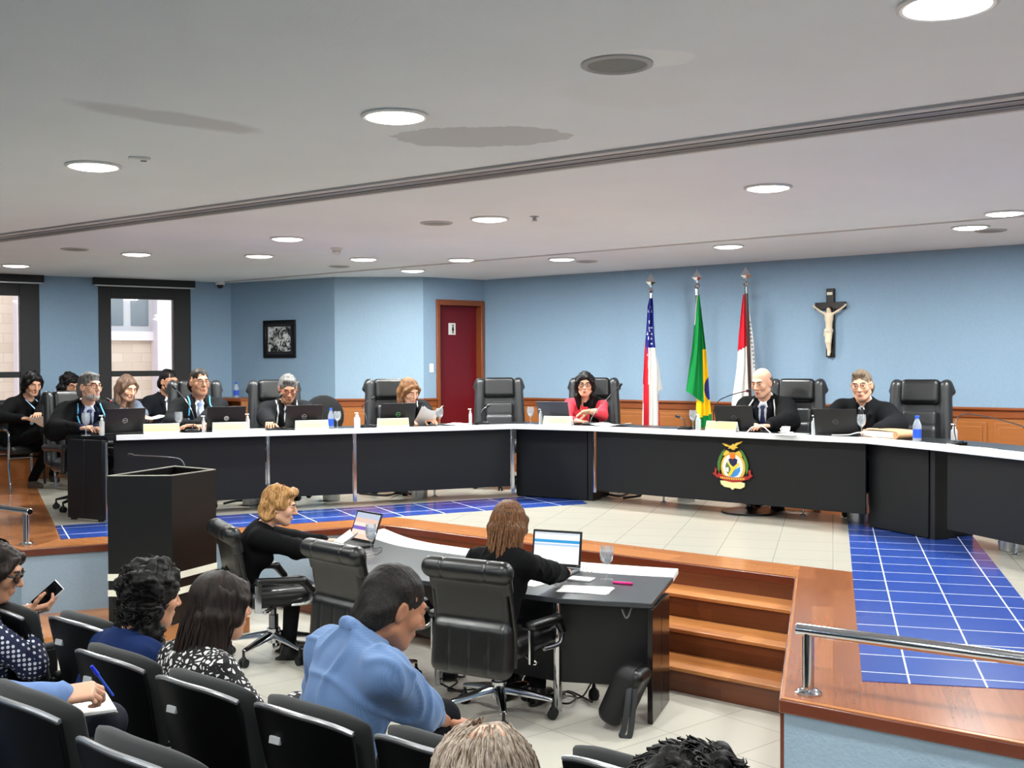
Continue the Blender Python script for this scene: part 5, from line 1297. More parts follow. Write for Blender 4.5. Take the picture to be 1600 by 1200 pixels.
p.top(C_RED, .006, 'blouse', .07, .03, .008, .62, 6, extra=[cap(p.T(0, .15, .30), p.T(0, .115, .53), .012, .05, .012, '-')])
q = p.torso(.018, 1.02, .0, False) + p.neck_cut(.07) + [cap(p.T(0, .16, .02), p.T(0, .12, .56), .035, .05, .01, '-')] + [cap(p.sh[k] + Vector((.02 * k, 0, -.02)), p.sh[k] + Vector((.02 * k, 0, -.12)), .075, .08, .01, '-') for k in (1, -1)]; q += [sbox(p.T(.27, 0, .3), (.25, .5, .7), p.Rt, .01, '-')]; p.add('vest', q, .009, C_BLACK)
p.trousers(); p.hair('long', HA_BLACK, .22, 5); p.glasses(M_GLS, .0026, (.026, .017))
mb = MB(); pts = [p.surf(p.jq, x, z, .012) for x, z in ((-.05, .46), (-.03, .40), (0, .36), (.03, .40), (.05, .46))]; mb.tube(arc(pts, 4), .0025, 6); mb.ball(pts[2], .009, 8); mb.build('necklace', mat('gold', (196, 160, 80), .3, 1), p.t)
p = Person('bald man in dark suit and robe below the third flag, reading his laptop', (1190, 598), bd_(1190, .62), 212, 1.03, 222, -16, skin=SK_L)
p.reach(1, hand_at(1178, .32), hd=(-.3, -.9, 0)); p.reach(-1, hand_at(1200, .28), hd=(-.9, -.3, 0)); p.build(); p.shirt().jacket(C_DKSUIT, .012, name='suit_jacket', z0=.16, vw=.06).tie()
q = p.torso(.026, 1.06, .03, True, .8, .05) + p.neck_cut(.07) + [cap(p.T(0, .18, .0), p.T(0, .14, .56), .08, .11, .01, '-')]; p.jq = q; p.add('robe', q, .009, C_BLACK, wrinkle(16, .005, 7)); p.cords(M_CORDW, .006, .115, .135); p.trousers(); p.hair('receding', m_hair('hair_dark_grey', (50, 46, 44), (96, 90, 86)), seed=6)
p = Person('man with thin glasses and grey-brown hair in black robe, rightmost at the bench', (1346, 602), bd_(1346, .62), 212, 1.03, 208, -10, 4, skin=SK_L, side=-4)
p.reach(1, hand_at(1304, .3), hd=(-.4, -.8, 0)); p.reach(-1, hand_at(1372, .3), hd=(-.8, -.4, 0)); p.build(); p.shirt().jacket(C_ROBE, .024, sleeve=.03, name='robe', seed=8, z0=.24, vw=.05).tie(mat('tie_dark')); p.trousers(); p.hair('short', m_hair('hair_greyish_brown', (76, 64, 54), (140, 122, 104)), seed=7); p.glasses(M_GLSM, .0014, (.022, .019))
# ---- by the windows
p = Person('young woman in black with a pale blue lanyard reading papers at far left', (51, 599), 12.3, 125, 1.04, 132, -24, skin=SK_L, female=True)
visitor_chair('visitor_chair', 'black chair with chrome arms under the young woman in black at far left', (p.t.location.x, p.t.location.y, .003), az(125), True)
p.reach(1, D(36, 654, 11.95), hd=(.9, -.2, 0)); p.reach(-1, D(58, 655, 11.75), hd=(.2, -.6, 0)); kn = p.pel
p.legs({-1: (-.1, .46, .55), 1: (.02, .48, .66)}, {1: (-.16, .62, .26)}); p.build(); p.top(C_BLACK, .012, 'shirt', .06, .02, .01); p.trousers(C_BLACK, mat('boot_brown', (86, 74, 66), .6)); p.hair('wavy', HA_BLACK, .08, 8)
mb = MB(); pts = [p.T(.055, -.02, .52)] + [p.surf(p.jq, x, z, .006) for x, z in ((.06, .44), (.03, .36), (0, .27))]; pts2 = [p.T(-.055, -.02, .52)] + [p.surf(p.jq, x, z, .006) for x, z in ((-.06, .44), (-.03, .36), (0, .27))]
mb.tube(arc(pts, 3), .008, 6, flat=.4); mb.tube(arc(pts2, 3), .008, 6, flat=.4); mb.ball(pts[-1], .022, 8); mb.build('lanyard', mat('lanyard_blue', (150, 196, 226), .6), p.t)
p = Person('person with black curly hair and glasses, mostly hidden behind the bearded man', (110, 603), 13.0, 140, 1.02, 130, -12, skin=SK_M); p.rest(1); p.rest(-1); p.build(); p.top(C_DKSUIT, .01, 'shirt'); p.trousers(); p.hair('curly', HA_BLACK, .02, 9); p.glasses()
visitor_chair('office_chair', 'black chair hidden behind the bearded man', (p.t.location.x, p.t.location.y, .003), az(140), False)
p = Person('woman with long brown hair in grey-blue top writing on her lap under the window', (199, 606), 11.8, 135, 1.03, 126, -22, skin=SK_L, female=True)
visitor_chair('office_chair', 'black chair of the long-haired woman writing on her lap under the window', (p.t.location.x, p.t.location.y, .003), az(135), False)
p.reach(1, D(212, 650, 11.45), hd=(.9, -.2, 0)); p.reach(-1, D(226, 654, 11.5), hd=(.5, -.5, 0)); p.build(); p.top(C_GREYB, .01, 'blouse'); p.trousers(); p.hair('long', m_hair('hair_ash_brown', (58, 42, 34), (132, 104, 86)), .24, 10)
p = Person('man with dark hair and glasses in dark suit seated under the second window', (264, 596), 12.6, 135, 1.02, 122, -12, skin=SK_M); p.rest(1); p.rest(-1); p.build(); p.shirt().jacket(C_DKSUIT, name='suit_jacket', seed=11).tie(); p.trousers(); p.hair('crop', HA_BLACK, seed=11); p.beard(HA_BLACK); p.glasses()
visitor_chair('office_chair', 'black chair of the seated man in the dark suit under the window', (p.t.location.x, p.t.location.y, .003), az(135), False)
# ---- the clerks
p = Person('fair-haired clerk in black jacket at the left end of the table, in profile', (438, 791), 7.62, 78, .93, 84, -14, z0=HF, skin=SK_L, female=True, hips=.47, hs=1.08, near=True)
p.reach(-1, P(528, 848, ZD + .03), hd=(.9, .2, 0)); p.reach(1, P(520, 862, ZD + .03), hd=(.9, .2, 0)); p.build(); p.top(C_BLACK, .016, 'jacket', .066, .0, .012, seed=12, amp=.005, hem=.08); p.trousers(C_BLACK); p.hair('swept', HA_BL, seed=12, strands=26, vol=.004)
p = Person('clerk with long straight highlighted hair in black jacket, seen from behind', (797, 818), 6.45, 28, .93, 26, -8, z0=HF, skin=SK_L, female=True, hips=.47, hs=1.08, near=True)
p.reach(1, P(896, 899, ZD + .025), hd=(.2, 1, 0), hint=(.9, -.2, -.6)); p.reach(-1, P(770, 890, ZD + .03), hd=(.3, .9, 0)); p.build(); p.top(C_BLACK, .018, 'jacket', .07, .0, .012, seed=13, amp=.006, hem=.1); p.trousers(C_BLACK); p.hair('long', HA_LT, .34, 13, strands=190, hang=.32, vol=.003)
# ---- the audience
p = Person('woman with dark hair and sunglasses in polka dot blouse holding a phone', (-6, 893), 4.85, 62, .93, 80, -20, z0=HF, skin=SK_M, female=True, hips=.47, hs=1.08, near=True)
p.reach(1, D(46, 956, 4.9), hd=(.9, .3, .2), pn=(-.3, .5, .8), curl=.7); p.reach(-1, D(50, 950, 5.05), hd=(.9, .2, .2), pn=(.3, .3, .9), curl=.6); p.build(); p.top(C_DOT, .012, 'blouse', .068, .0, .014, .9, seed=14, ws=12); p.trousers(); p.hair('wavy', HA_DK, .16, 14, strands=150, vol=.004); p.glasses(M_GLS, .005, (.028, .02), mat('dark_lens', (16, 16, 18), .08))
p = Person('person in light blue shirt writing with a blue pen, cut by the left edge', (-130, 960), 3.45, 60, .93, 60, -25, z0=HF + .15, skin=SK_L, hips=.47, hs=1.08, near=True)
p.reach(1, D(118, 1086, 3.35), hd=(.95, .2, .1), pn=(-.2, .5, -.7), curl=1.0, hint=(.2, -.6, -1)); p.reach(-1, D(60, 1085, 3.7), hd=(.9, -.2, 0), curl=.3)
p.legs({1: p.L(D(168, 1128, 3.62)), -1: p.L(D(60, 1160, 3.9))}, {1: p.L(D(140, 1200, 4.0)) + Vector((0, 0, -.2))}); p.build(); p.top(C_LBLUE, .012, 'shirt', .066, .0, .016, .98, seed=15, amp=.006, vox=.008); p.trousers(mat('trousers_navy', (24, 27, 40), .85)); p.hair('short', HA_DK, seed=15)
p = Person('woman with curly dark hair in dark blue shirt, seen from behind', (238, 932), 4.5, 42, .93, 50, -10, z0=HF, skin=SK_M, female=True, hips=.47, hs=1.08, near=True)
p.rest(1); p.rest(-1); p.build(); p.top(C_DENIM, .014, 'shirt', .066, .0, .012, seed=16, amp=.007, extra=()); p.trousers(); p.hair('curly', HA_BLACK, .19, 16, strands=420, vol=.008)
p = Person('woman with long straight dark hair in black and white leopard blouse', (347, 948), 4.25, 44, .93, 48, -8, z0=HF, skin=SK_M, female=True, hips=.47, hs=1.08, near=True)
p.rest(-1); p.reach(1, D(470, 1092, 4.2), hd=(.6, .7, 0)); p.build(); p.top(C_LEO, .016, 'blouse', .07, .0, .018, .9, seed=17, amp=.006, vox=.008, hem=.1); p.trousers(); p.hair('long', HA_DK, .32, 17, strands=230, vol=.005, hang=.25)
p = Person('man with short dark hair in light blue checked shirt leaning forward', (616, 948), 3.72, 54, 1.0, 60, -26, z0=HF, skin=SK_T, near=True, hs=1.03, neckf=.075, lean=15, nkl=.095)
p.reach(1, D(706, 1135, 3.95), hd=(.6, .6, -.2), hint=(.8, -.6, -.5)); p.reach(-1, D(560, 1150, 4.1), hd=(.5, .7, -.2)); p.legs({1: p.L(D(690, 1122, 3.95))}, {1: p.L(D(700, 1190, 4.15)) + Vector((0, 0, -.36))}); p.build()
q = [cap(p.T(.06 * math.sin(a), -.005 + .06 * math.cos(a), .53 - .028 * math.cos(a)), p.T(.06 * math.sin(a + .5), -.005 + .06 * math.cos(a + .5), .53 - .028 * math.cos(a + .5)), .014, .014, .008) for a in np.arange(.6, 5.6, .5)]
p.top(C_CHECK, .014, 'shirt', .058, .0, .018, .5, seed=18, amp=.009, vox=.0075, hem=.12, extra=q, ws=13); p.trousers(); p.hair('crop', HA_CROP, seed=18, strands=0, vol=.0015)
p = Person('person with thinning grey-brown hair at the bottom edge, only the crown showing', (766, 1236), 2.15, 39, .93, 32, -8, z0=HF + .15, skin=SK_L, hips=.47, hs=1.08, near=True); p.rest(1); p.rest(-1); p.build(); p.top(C_GREYB, .012, 'shirt'); p.trousers(); p.hair('fringe', HA_FR, seed=19, strands=520, vol=.006, vox=.005)
p = Person('person with tight black curls at the bottom edge, only the top of the head showing', (1085, 1322), 1.95, 39, .93, 39, -6, z0=HF + .15, skin=SK_T, hips=.47, hs=1.08, near=True); p.rest(1); p.rest(-1); p.build(); p.top(C_BLACK, .012, 'shirt'); p.trousers(); p.hair('afro', HA_BLACK, .0, 20, strands=1100, vol=.02, vox=.005)
# ================================================================= THINGS ON AND AROUND THE TABLES
def m_clear(name, tint, fres=1.35, rough=.02, op=.0, body=None):
    t = NT(name); n = t.n; tr = n.new('ShaderNodeBsdfTransparent'); tr.inputs[0].default_value = tint; gl = n.new('ShaderNodeBsdfGlossy'); gl.inputs['Roughness'].default_value = rough
    lw = n.new('ShaderNodeLayerWeight'); lw.inputs[0].default_value = fres
    mx = n.new('ShaderNodeMixShader'); t.put(mx.inputs[0], t.math('MULTIPLY', lw.outputs['Facing'], .75)); t.put(mx.inputs[1], tr.outputs[0]); t.put(mx.inputs[2], gl.outputs[0]); out = mx.outputs[0]
    if op:
        d = n.new('ShaderNodeBsdfDiffuse'); d.inputs[0].default_value = body; m2 = n.new('ShaderNodeMixShader'); m2.inputs[0].default_value = op; t.put(m2.inputs[1], out); t.put(m2.inputs[2], d.outputs[0]); out = m2.outputs[0]
    t.put(n['Material Output'].inputs[0], out); MATS[name] = t.m; return t.m
G_GLASS = m_clear('clear_glass', (.93, .95, .96, 1), .45, .02, .12, (.9, .92, .94, 1)); G_WATER = m_clear('water', (.86, .9, .93, 1), .4, .02, .2, (.85, .88, .92, 1)); G_PET = m_clear('bottle_plastic', (.92, .95, .98, 1), .4, .1, .3, (.8, .88, .97, 1)); G_GEL = m_clear('sanitizer_gel', (.9, .93, .94, 1), .4, .08, .4, (.9, .93, .95, 1))
M_PAPER = mat('paper', (238, 238, 236), .7); M_YEL = mat('paper_yellow', (238, 228, 168), .7); M_LAP = mat('laptop_black', (20, 20, 22), .4); M_LAPG = mat('laptop_grey', (74, 76, 80), .4, .4); M_KEY = mat('keyboard', (12, 12, 13), .6); M_BLUEL_ = mat('bottle_blue', (40, 84, 200), .35); M_SCR = mat('screen_off', (8, 8, 10), .1)
def sub_text(s, size, m, par, name, loc, M=None, ext=.0004):
    cu = bpy.data.curves.new('t', 'FONT'); cu.body = s; cu.size = size; cu.align_x = 'CENTER'; cu.align_y = 'CENTER'; cu.extrude = ext
    o = bpy.data.objects.new('t', cu); COL.objects.link(o); me = bpy.data.meshes.new_from_object(o.evaluated_get(bpy.context.evaluated_depsgraph_get())); bpy.data.objects.remove(o)
    me.materials.clear(); me.materials.append(m); q = bpy.data.objects.new(name, me); COL.objects.link(q); q.parent = par; q.matrix_local = M; return q
def laptop(loc, rot, label, m=None, lid=108, w=.35, d=.24, logo=None, lcol=None, screen=None, group='laptops on the bench'):
    t = thing('laptop', label, 'laptop', loc, rot, group); m = m or M_LAP
    mb = MB(); mb.box((0, 0, .009), (w, d, .016)); b = mb.build('base', m, t, .005)
    mb = MB(); mb.box((0, .025, .0176), (w * .86, d * .48, .002)); mb.build('keyboard', M_KEY, b)
    a = math.radians(lid - 90); hy = d / 2 - .004
    M = Matrix.Translation((0, hy, .018)) @ Matrix.Rotation(-a, 4, 'X')
    mb = MB(); mb.M = [M]; mb.box((0, 0, .115), (w, .009, .23)); l = mb.build('lid', m, t, .004)
    mb = MB(); mb.M = [M]; mb.box((0, -.0052, .117), (w - .03, .001, .195)); mb.build('screen', screen or M_SCR, l)
    if logo:
        lm = lcol or mat('logo_silver', (196, 198, 202), .3, .5); mb = MB(); mb.M = [M]
        mb.tube([(.021 * math.cos(q), .005, .115 + .021 * math.sin(q)) for q in np.linspace(0, 2 * PI, 25)], .0018, 6, cap=False)
        if logo == 'hp': mb.loft([[(.02 * math.cos(q), y, .115 + .02 * math.sin(q)) for q in np.linspace(0, 2 * PI, 25)[:-1]] for y in (.0045, .0056)])
        g = mb.build('logo', lm, l)
        sub_text('DELL' if logo == 'dell' else 'hp', .0135 if logo == 'dell' else .022, lm if logo == 'dell' else M_BLACK, l, 'logo_lettering', None, M @ Matrix.Translation((0, .0062, .1155)) @ Matrix.Rotation(PI, 4, 'Z') @ Matrix.Rotation(PI / 2, 4, 'X'))
    return t
def lapb(px, back, label, tw=0, **k):
    v = BN(px); return laptop(BP(px, back, ZT), rot_of(v) + math.radians(tw), label, **k)
lapb(188, .26, 'black laptop with ring logo in front of the bearded man', 12, logo='dell')
lapb(350, .26, 'black laptop with round white logo in front of the man with silver glasses', 0, logo='hp')
lapb(470, .26, 'black laptop with ring logo in front of the grey-haired man', 0, logo='dell')
lapb(615, .26, 'black laptop with green ring logo in front of the brown-haired woman', 0, logo='dell', lcol=mat('logo_green', (110, 200, 120), .4))
lapb(875, .26, 'grey laptop in front of the woman in coral red', 0, m=M_LAPG)
lapb(1155, .25, 'black laptop with dim ring logo in front of the bald man', 12, logo='dell', lcol=mat('logo_dim', (84, 86, 90), .4))
lapb(1311, .24, 'black tilted laptop in front of the man with thin glasses', 14, logo='dell', lcol=mat('logo_dim'), lid=112)
def nameplate(px, back, label, tw=0):
    v = BN(px); t = thing('nameplate', label, 'nameplate', BP(px, back, ZT + .003), rot_of(v) + math.radians(tw), 'folded yellow nameplates on the bench')
    w = .155; mb = MB(); mb.loft([[(x, .035, 0), (x, .004, .088), (x, 0, .09), (x, -.004, .088), (x, -.035, 0), (x, -.033, 0), (x, 0, .084), (x, .033, 0)] for x in (-w, w)]); mb.build('card', M_PAPER, t)
    mb = MB(); mb.loft([[(x, .0362 - .031 * q, .088 * q + .001) for q in (.22, .97)] + [(x, .0352 - .031 * q, .088 * q) for q in (.97, .22)] for x in (-w + .002, w - .002)]); mb.build('yellow_face', M_YEL, t)
    mb = MB()
    for q, h in ((.52, .5), (.36, .6)): mb.loft([[(x, .037 - .031 * (q + e), .088 * (q + e) + .001) for e in (0, .05)] + [(x, .0365 - .031 * (q + e), .088 * (q + e) + .001) for e in (.05, 0)] for x in (-w * h, w * h)])
    mb.build('faint_print', mat('faint_print', (206, 196, 150), .7), t)
for px, b, lab in ((252, .08, 'nameplate right of the leftmost laptop on the bench'), (359, .06, 'nameplate in front of the laptop with the round white logo'), (487, .06, 'nameplate in front of the grey-haired man'), (614, .06, 'nameplate below the laptop with the green ring logo'), (872, .06, 'nameplate below the grey laptop'), (1128, .08, 'nameplate left of the bald man, above the crest')): nameplate(px, b, 'folded yellow and white ' + lab)
def goblet(loc, label, h=.165, r=.034, full=.7, group='wine glasses of water'):
    t = thing('wine_glass', label, 'glass', loc, 0, group)
    mb = MB(); k = h / .165; mb.lathe([(.034 * k, 0), (.032 * k, .003), (.006, .006), (.004, .02 * k), (.004, .066 * k), (.012, .074 * k), (r * .8, .092 * k), (r, .118 * k), (r * .97, .14 * k), (r * .88, .165 * k), (r * .84, .165 * k), (r * .93, .14 * k), (r * .95, .118 * k), (r * .74, .094 * k), (.006, .077 * k)], 22); mb.build('bowl', G_GLASS, t)
    mb = MB(); mb.lathe([(.005, .078 * k), (r * .73, .0945 * k), (r * .94, .118 * k), (r * .935, .118 * k + .022 * k * full)], 20); mb.build('water', G_WATER, t)
    return t
for px, b, lab, h in ((134, .10, 'wine glass in front of the bearded man, left of the sanitizer bottle', .2), (279, .14, 'wine glass between the first two nameplates', .19), (527, .12, 'wine glass beside the blue-capped bottle, right of the third nameplate', .165), (687, .12, 'wine glass by the papers of the brown-haired woman', .175), (829, .12, 'wine glass left of the grey laptop', .175), (1083, .12, 'wine glass of water left of the nameplate above the crest', .18), (1346, .1, 'wine glass right of the tilted laptop', .185)): goblet(BP(px, b, ZT + .003), lab, h, .037, .7)
def sanitizer(loc, label, h=.15, r=.021):
    t = thing('sanitizer_bottle', label, 'bottle', loc, 0, 'clear pump bottles of hand sanitizer')
    mb = MB(); mb.lathe([(r, 0), (r, h * .62), (r * .8, h * .70), (r * .5, h * .74), (r * .5, h * .76)], 18); mb.build('bottle', G_GEL, t)
    mb = MB(); mb.lathe([(r * .55, h * .75), (r * .55, h * .84), (r * .2, h * .85), (r * .2, h * .94)], 14); mb.box((-.006, 0, h * .96), (.034, .014, .011)); mb.build('pump', M_WHITE, t, .002)
for px, b, lab, h, r in ((159, .06, 'left of the leftmost laptop', .18, .022), (318, .08, 'left of the laptop with round white logo', .155, .016), (387, .08, 'right of the second nameplate', .165, .018), (558, .12, 'squat, between the third and fourth nameplates', .15, .03), (735, .14, 'left of the empty chair before the red door', .165, .016), (845, .1, 'behind the nameplate of the woman in coral red', .16, .018), (1091, .06, 'left of the nameplate above the crest', .15, .024), (1273, .12, 'between the coffee cup and the tilted laptop', .17, .028), (1491, .2, 'beside the microphone at the right end of the bench', .15, .024)): sanitizer(BP(px, b, ZT + .003), 'clear hand sanitizer bottle ' + lab, h, r)
def water_bottle(loc, label, h=.19, r=.03):
    t = thing('water_bottle', label, 'bottle', loc, 0)
    mb = MB(); mb.lathe([(r * .9, 0), (r, .008), (r, h * .3), (r * .93, h * .34), (r, h * .38), (r, h * .62), (r * .6, h * .8), (r * .42, h * .88), (r * .42, h * .9)], 20); mb.build('bottle', G_PET, t)
    mb = MB(); mb.lathe([(r * 1.02, h * .14), (r * 1.02, h * .48)], 20); mb.build('label', M_BLUEL_, t); mb = MB(); mb.lathe([(r * .5, h * .89), (r * .5, h * .99), (r * .45, h)], 16); mb.build('cap', mat('cap_blue', (40, 92, 214), .4), t)
water_bottle(BP(517, .16, ZT), 'small blue-capped water bottle between the grey-haired man and the brown-haired woman', .2, .028)
water_bottle(BP(1433, .1, ZT + .003), 'blue-labelled water bottle right of the brown folder', .2, .032)
# microphones on the bench
def micb(px, pts, lab, base=True, red=False, b=.2):
    o = BP(px, b, ZT); pp_ = [o + Vector((0, 0, .03))] + [D(x, y, o.y - dy) for x, y, dy in pts]
    t = mic('bench_microphone', lab, pp_, None, .0045, .013, red); 
    mb = MB(); a = rot_of(BN(px)); mb.box((0, 0, -.018), (.13, .1, .024), a); mb.box((0, 0, -.003), (.11, .06, .01), a); mb.build('mic_base', M_BLACKG, t, .006); return t
micb(218, [(214, 655, 0), (196, 638, 0), (172, 626, 0)], 'bench microphone with pink light ring, behind the leftmost laptop', red=True, b=.5)
micb(300, [(303, 652, 0), (292, 628, 0), (275, 608, 0)], 'bench microphone reaching up in front of the man in dark suit by the window')
micb(426, [(430, 648, 0), (434, 628, 0), (437, 622, 0)], 'bench microphone in front of the grey-haired man', b=.16)
micb(574, [(572, 650, 0), (566, 634, 0), (580, 624, 0)], 'bench microphone left of the laptop with green ring logo', b=.16)
micb(753, [(751, 648, 0), (754, 640, 0), (760, 636, 0)], 'bench microphone before the empty chair', b=.2)
micb(922, [(926, 650, 0), (940, 632, 0), (967, 604, .05)], 'long bench microphone angled up past the woman in coral red', b=.22)
micb(1116, [(1115, 645, 0), (1121, 628, 0), (1140, 618, 0), (1166, 611, 0)], 'bench microphone with red tip in front of the bald man', red=True, b=.3)
micb(1494, [(1491, 668, 0), (1497, 652, 0), (1512, 647, 0), (1560, 655, .2), (1600, 667, .4)], 'bench microphone arching to the right edge of the photo', b=.14)
micb(1072, [(1068, 655, 0), (1062, 652, 0)], 'black microphone lying left of the wine glass above the crest', b=.12)
# papers, book, folder, cup
def sheet(loc, rot, label, w=.21, d=.297, n=1, tilt=0, curl=.0, cat='paper', group=None):
    t = thing('paper_sheet', label, cat, loc, rot, group)
    for k in range(n):
        a = .12 * k; mb = MB(); mb.slab(lambda u, v: Vector(((u - .5) * w * math.cos(a) - (v - .5) * d * math.sin(a), (u - .5) * w * math.sin(a) + (v - .5) * d * math.cos(a), .002 + .002 * k + curl * (abs(u - .5) * 2) ** 2 + tilt * (v - .5))), .0012, 6, 6); mb.build('sheet', M_PAPER, t)
    return t
def pb(px, b, lab, **k): return sheet(BP(px, b, ZT + .002), rot_of(BN(px)), lab, **k)
pb(708, .2, 'loose white papers on the bench before the brown-haired woman', n=3, curl=.01)
t = pb(668, .22, 'white document held up by the brown-haired woman', n=2, curl=.05, tilt=.2); t.location.z += .05
pb(955, .2, 'open white document before the woman in coral red', n=3, curl=.02, w=.3)
pb(1235, .08, 'flat white sheet in front of the coffee cup', n=1)
pb(405, .3, 'white paper under the hand of the grey-haired man', n=1)
o = BP(1390, .22, ZT); t = thing('folder', 'thick brown cardboard folder of papers left of the blue water bottle', 'folder', o, rot_of(BN(1390)) + .1)
mb = MB(); mb.slab(lambda u, v: Vector(((u - .5) * .36, (v - .5) * .25, .062 + .006 * math.sin(u * 3))), .004, 8, 4); mb.box((0, 0, .004), (.36, .25, .006)); mb.tube([(-.178, -.12, .034), (-.178, .12, .034)], .03, 12); mb.build('cover', mat('kraft', (196, 150, 108), .7), t, .002)
mb = MB(); mb.box((.005, 0, .033), (.34, .235, .05)); mb.build('pages', M_PAPER, t, .004)
o = BP(1228, .16, ZT); t = thing('coffee_cup', 'white coffee cup on a saucer in front of the bald man', 'cup', o, .4)
mb = MB(); mb.lathe([(.02, .012), (.034, .03), (.038, .062), (.034, .062), (.03, .03), (.004, .018)], 20); c_ = mb.build('cup', M_WHITE, t); mb = MB(); mb.tube(arc([(-.036, 0, .052), (-.056, 0, .046), (-.05, 0, .028), (-.032, 0, .026)], 5), .004, 8); mb.build('handle', M_WHITE, c_)
mb = MB(); mb.lathe([(.03, 0), (.062, .01), (.066, .014), (.03, .006)], 24); mb.build('saucer', M_WHITE, t)
def cable(pts, label, m, r=.004, cat='cable', sub=8, name='cable'):
    o = Vector(pts[0]); mb = MB(); mb.tube([p - o for p in arc(pts, sub)], r, 7); q = mb.build(name, m); q.location = o; return tag(q, label, cat)
M_CABW = mat('cable_white', (226, 226, 222), .5); M_CABB = mat('cable_black', (14, 14, 15), .5)
cable([BP(x, b, ZT + z) for x, b, z in ((1150, .12, .006), (1166, .06, .006), (1175, .10, .05), (1190, .14, .06), (1204, .1, .006))], 'white cable looping in front of the bald man', M_CABW, .005)
cable([BP(x, b, ZT + z) for x, b, z in ((1300, .1, .01), (1325, .05, .02), (1345, .1, .04), (1368, .08, .006), (1385, .04, .006))], 'white cable crossing under the tilted laptop', M_CABW, .005)
cable([BP(x, b, ZT + z) for x, b, z in ((1478, .1, .006), (1500, .03, .006), (1540, .06, .006), (1560, .04, .006))], 'white cable behind the microphone at the right bench end', M_CABW, .005)
# waste bins under the bench
def bin_(px, py, label):
    q = P(px, py, 0); t = thing('waste_bin', label, 'bin', (q.x, q.y, .004), 0, 'steel waste bins under the bench')
    mb = MB(); mb.lathe([(.085, 0), (.098, .24), (.094, .24), (.08, .006), (.004, .006)], 26); mb.build('body', mat('bin_steel', (196, 196, 194), .3, .7), t)
    mb = MB(); mb.tube([(.097 * math.cos(a), .097 * math.sin(a), .24) for a in np.linspace(0, 2 * PI, 27)], .004, 6, cap=False); mb.build('rim', M_ALU, t)
for px, py, lab in ((393, 789, 'left of the fair-haired clerk head'), (518, 782, 'right of the second chrome strip'), (655, 777, 'under the panel before the brown-haired woman'), (1072, 784, 'left of the crest'), (1340, 814, 'beside the right corner pedestal'), (1580, 860, 'at the right edge of the photo')): bin_(px, py, 'steel waste bin under the bench, ' + lab)
for pts, lab in (([(345, 789), (372, 784), (410, 786), (440, 783)], 'black cables on the floor under the left bench panel'), ([(560, 773), (600, 776), (622, 772), (640, 774)], 'tangled black cables on the floor under the bench, left of the middle'), ([(945, 773), (970, 777), (985, 772), (1003, 776), (975, 780)], 'tangled black cables on the floor beside the middle pedestal'), ([(1160, 786), (1185, 792), (1205, 788)], 'black cables behind the crest on the floor')):
    cable([P(x, y, .02 + .02 * (i % 2)) + Vector((0, .1, 0)) for i, (x, y) in enumerate(pts)], lab, M_CABB, .012)
# ---- flags
def flag(px, dep, y_tip, lean, label, panels, mats, y_ball, y_cloth):
    b = D(px, 600, dep); sc = dep / 1750
    zt_ = D(px, y_tip, dep).z; t = thing('flag', label, 'flag', (b.x, b.y, .003))
    top_ = Vector((0, 0, zt_)); base = Vector((lean, 0, .0))
    zb_ = D(px, y_ball, dep).z; f = lambda z: Vector((lean * (1 - z / zt_), 0, z))
    mb = MB(); mb.cyl(f(.02), f(zb_), .016, n=14); mb.build('pole', mat('pole_dark', (58, 30, 24), .35), t)
    mb = MB(); mb.ball(f(zb_), (.034, .034, .03), 16); mb.tube([f(zb_ - .1), f(zb_ - .03)], .02, 12); mb.tube([f(zb_ + .03), f(zb_ + .06)], .014, 10)
    s0 = zb_ + .05; hh = zt_ - s0
    mb.loft([[f(s0 + hh * q) + Vector((w * c_, w * .35 * s_, 0)) for c_, s_ in ((1, 0), (0, 1), (-1, 0), (0, -1))] for q, w in ((0, .012), (.12, .03), (.3, .058), (.42, .046), (.75, .018), (1, .002))]); mb.build('finial', M_CHROME, t, .001, ang=20)
    mb = MB(); mb.lathe([(.16, 0), (.16, .03), (.05, .06), (.03, .12)], 24, (lean, 0, 0)); mb.build('stand', M_WDARK, t)
    X = lambda x: (x - px) * sc; Z = lambda y: D(px, y, dep).z
    for k, (L_, R_, yoff, amp, nf, colf) in enumerate(panels):
        nu, nv = 44, 90; V = []; Fc = []; mi = []
        ys0 = L_[0][1], R_[0][1]; ys1 = L_[-1][1], R_[-1][1]
        def side(pl, v):
            y = pl[0][1] + (pl[-1][1] - pl[0][1]) * v
            for (x0, y0), (x1, y1) in zip(pl, pl[1:]):
                if y <= y1 + 1e-6: break
            return x0 + (x1 - x0) * (y - y0) / max(y1 - y0, 1e-6), y
        for th in (0, .003):
            for j in range(nv + 1):
                v = j / nv; a = side(L_, v); c = side(R_, v)
                for i in range(nu + 1):
                    u = i / nu; x = a[0] + (c[0] - a[0]) * u; y = a[1] + (c[1] - a[1]) * u; w = abs(c[0] - a[0]) * sc
                    dy = yoff + min(amp, w * .45) * math.sin(u * nf * 2 * PI + v * 1.3 + k) + .006 * math.sin(u * 13 + v * 9)
                    V.append((X(x), dy + th - .02, Z(y)))
        w_ = nu + 1; off = w_ * (nv + 1)
        for j in range(nv):
            for i in range(nu):
                q = j * w_ + i; v = (j + .5) / nv; u = (i + .5) / nu; a = side(L_, v); c = side(R_, v); m_ = colf(a[0] + (c[0] - a[0]) * u, a[1] + (c[1] - a[1]) * u)
                Fc += [(q, q + 1, q + 1 + w_, q + w_), (off + q, off + q + w_, off + q + 1 + w_, off + q + 1)]; mi += [m_, m_]
        o = raw_mesh('cloth', V, Fc, mats, t, mi)
    return t
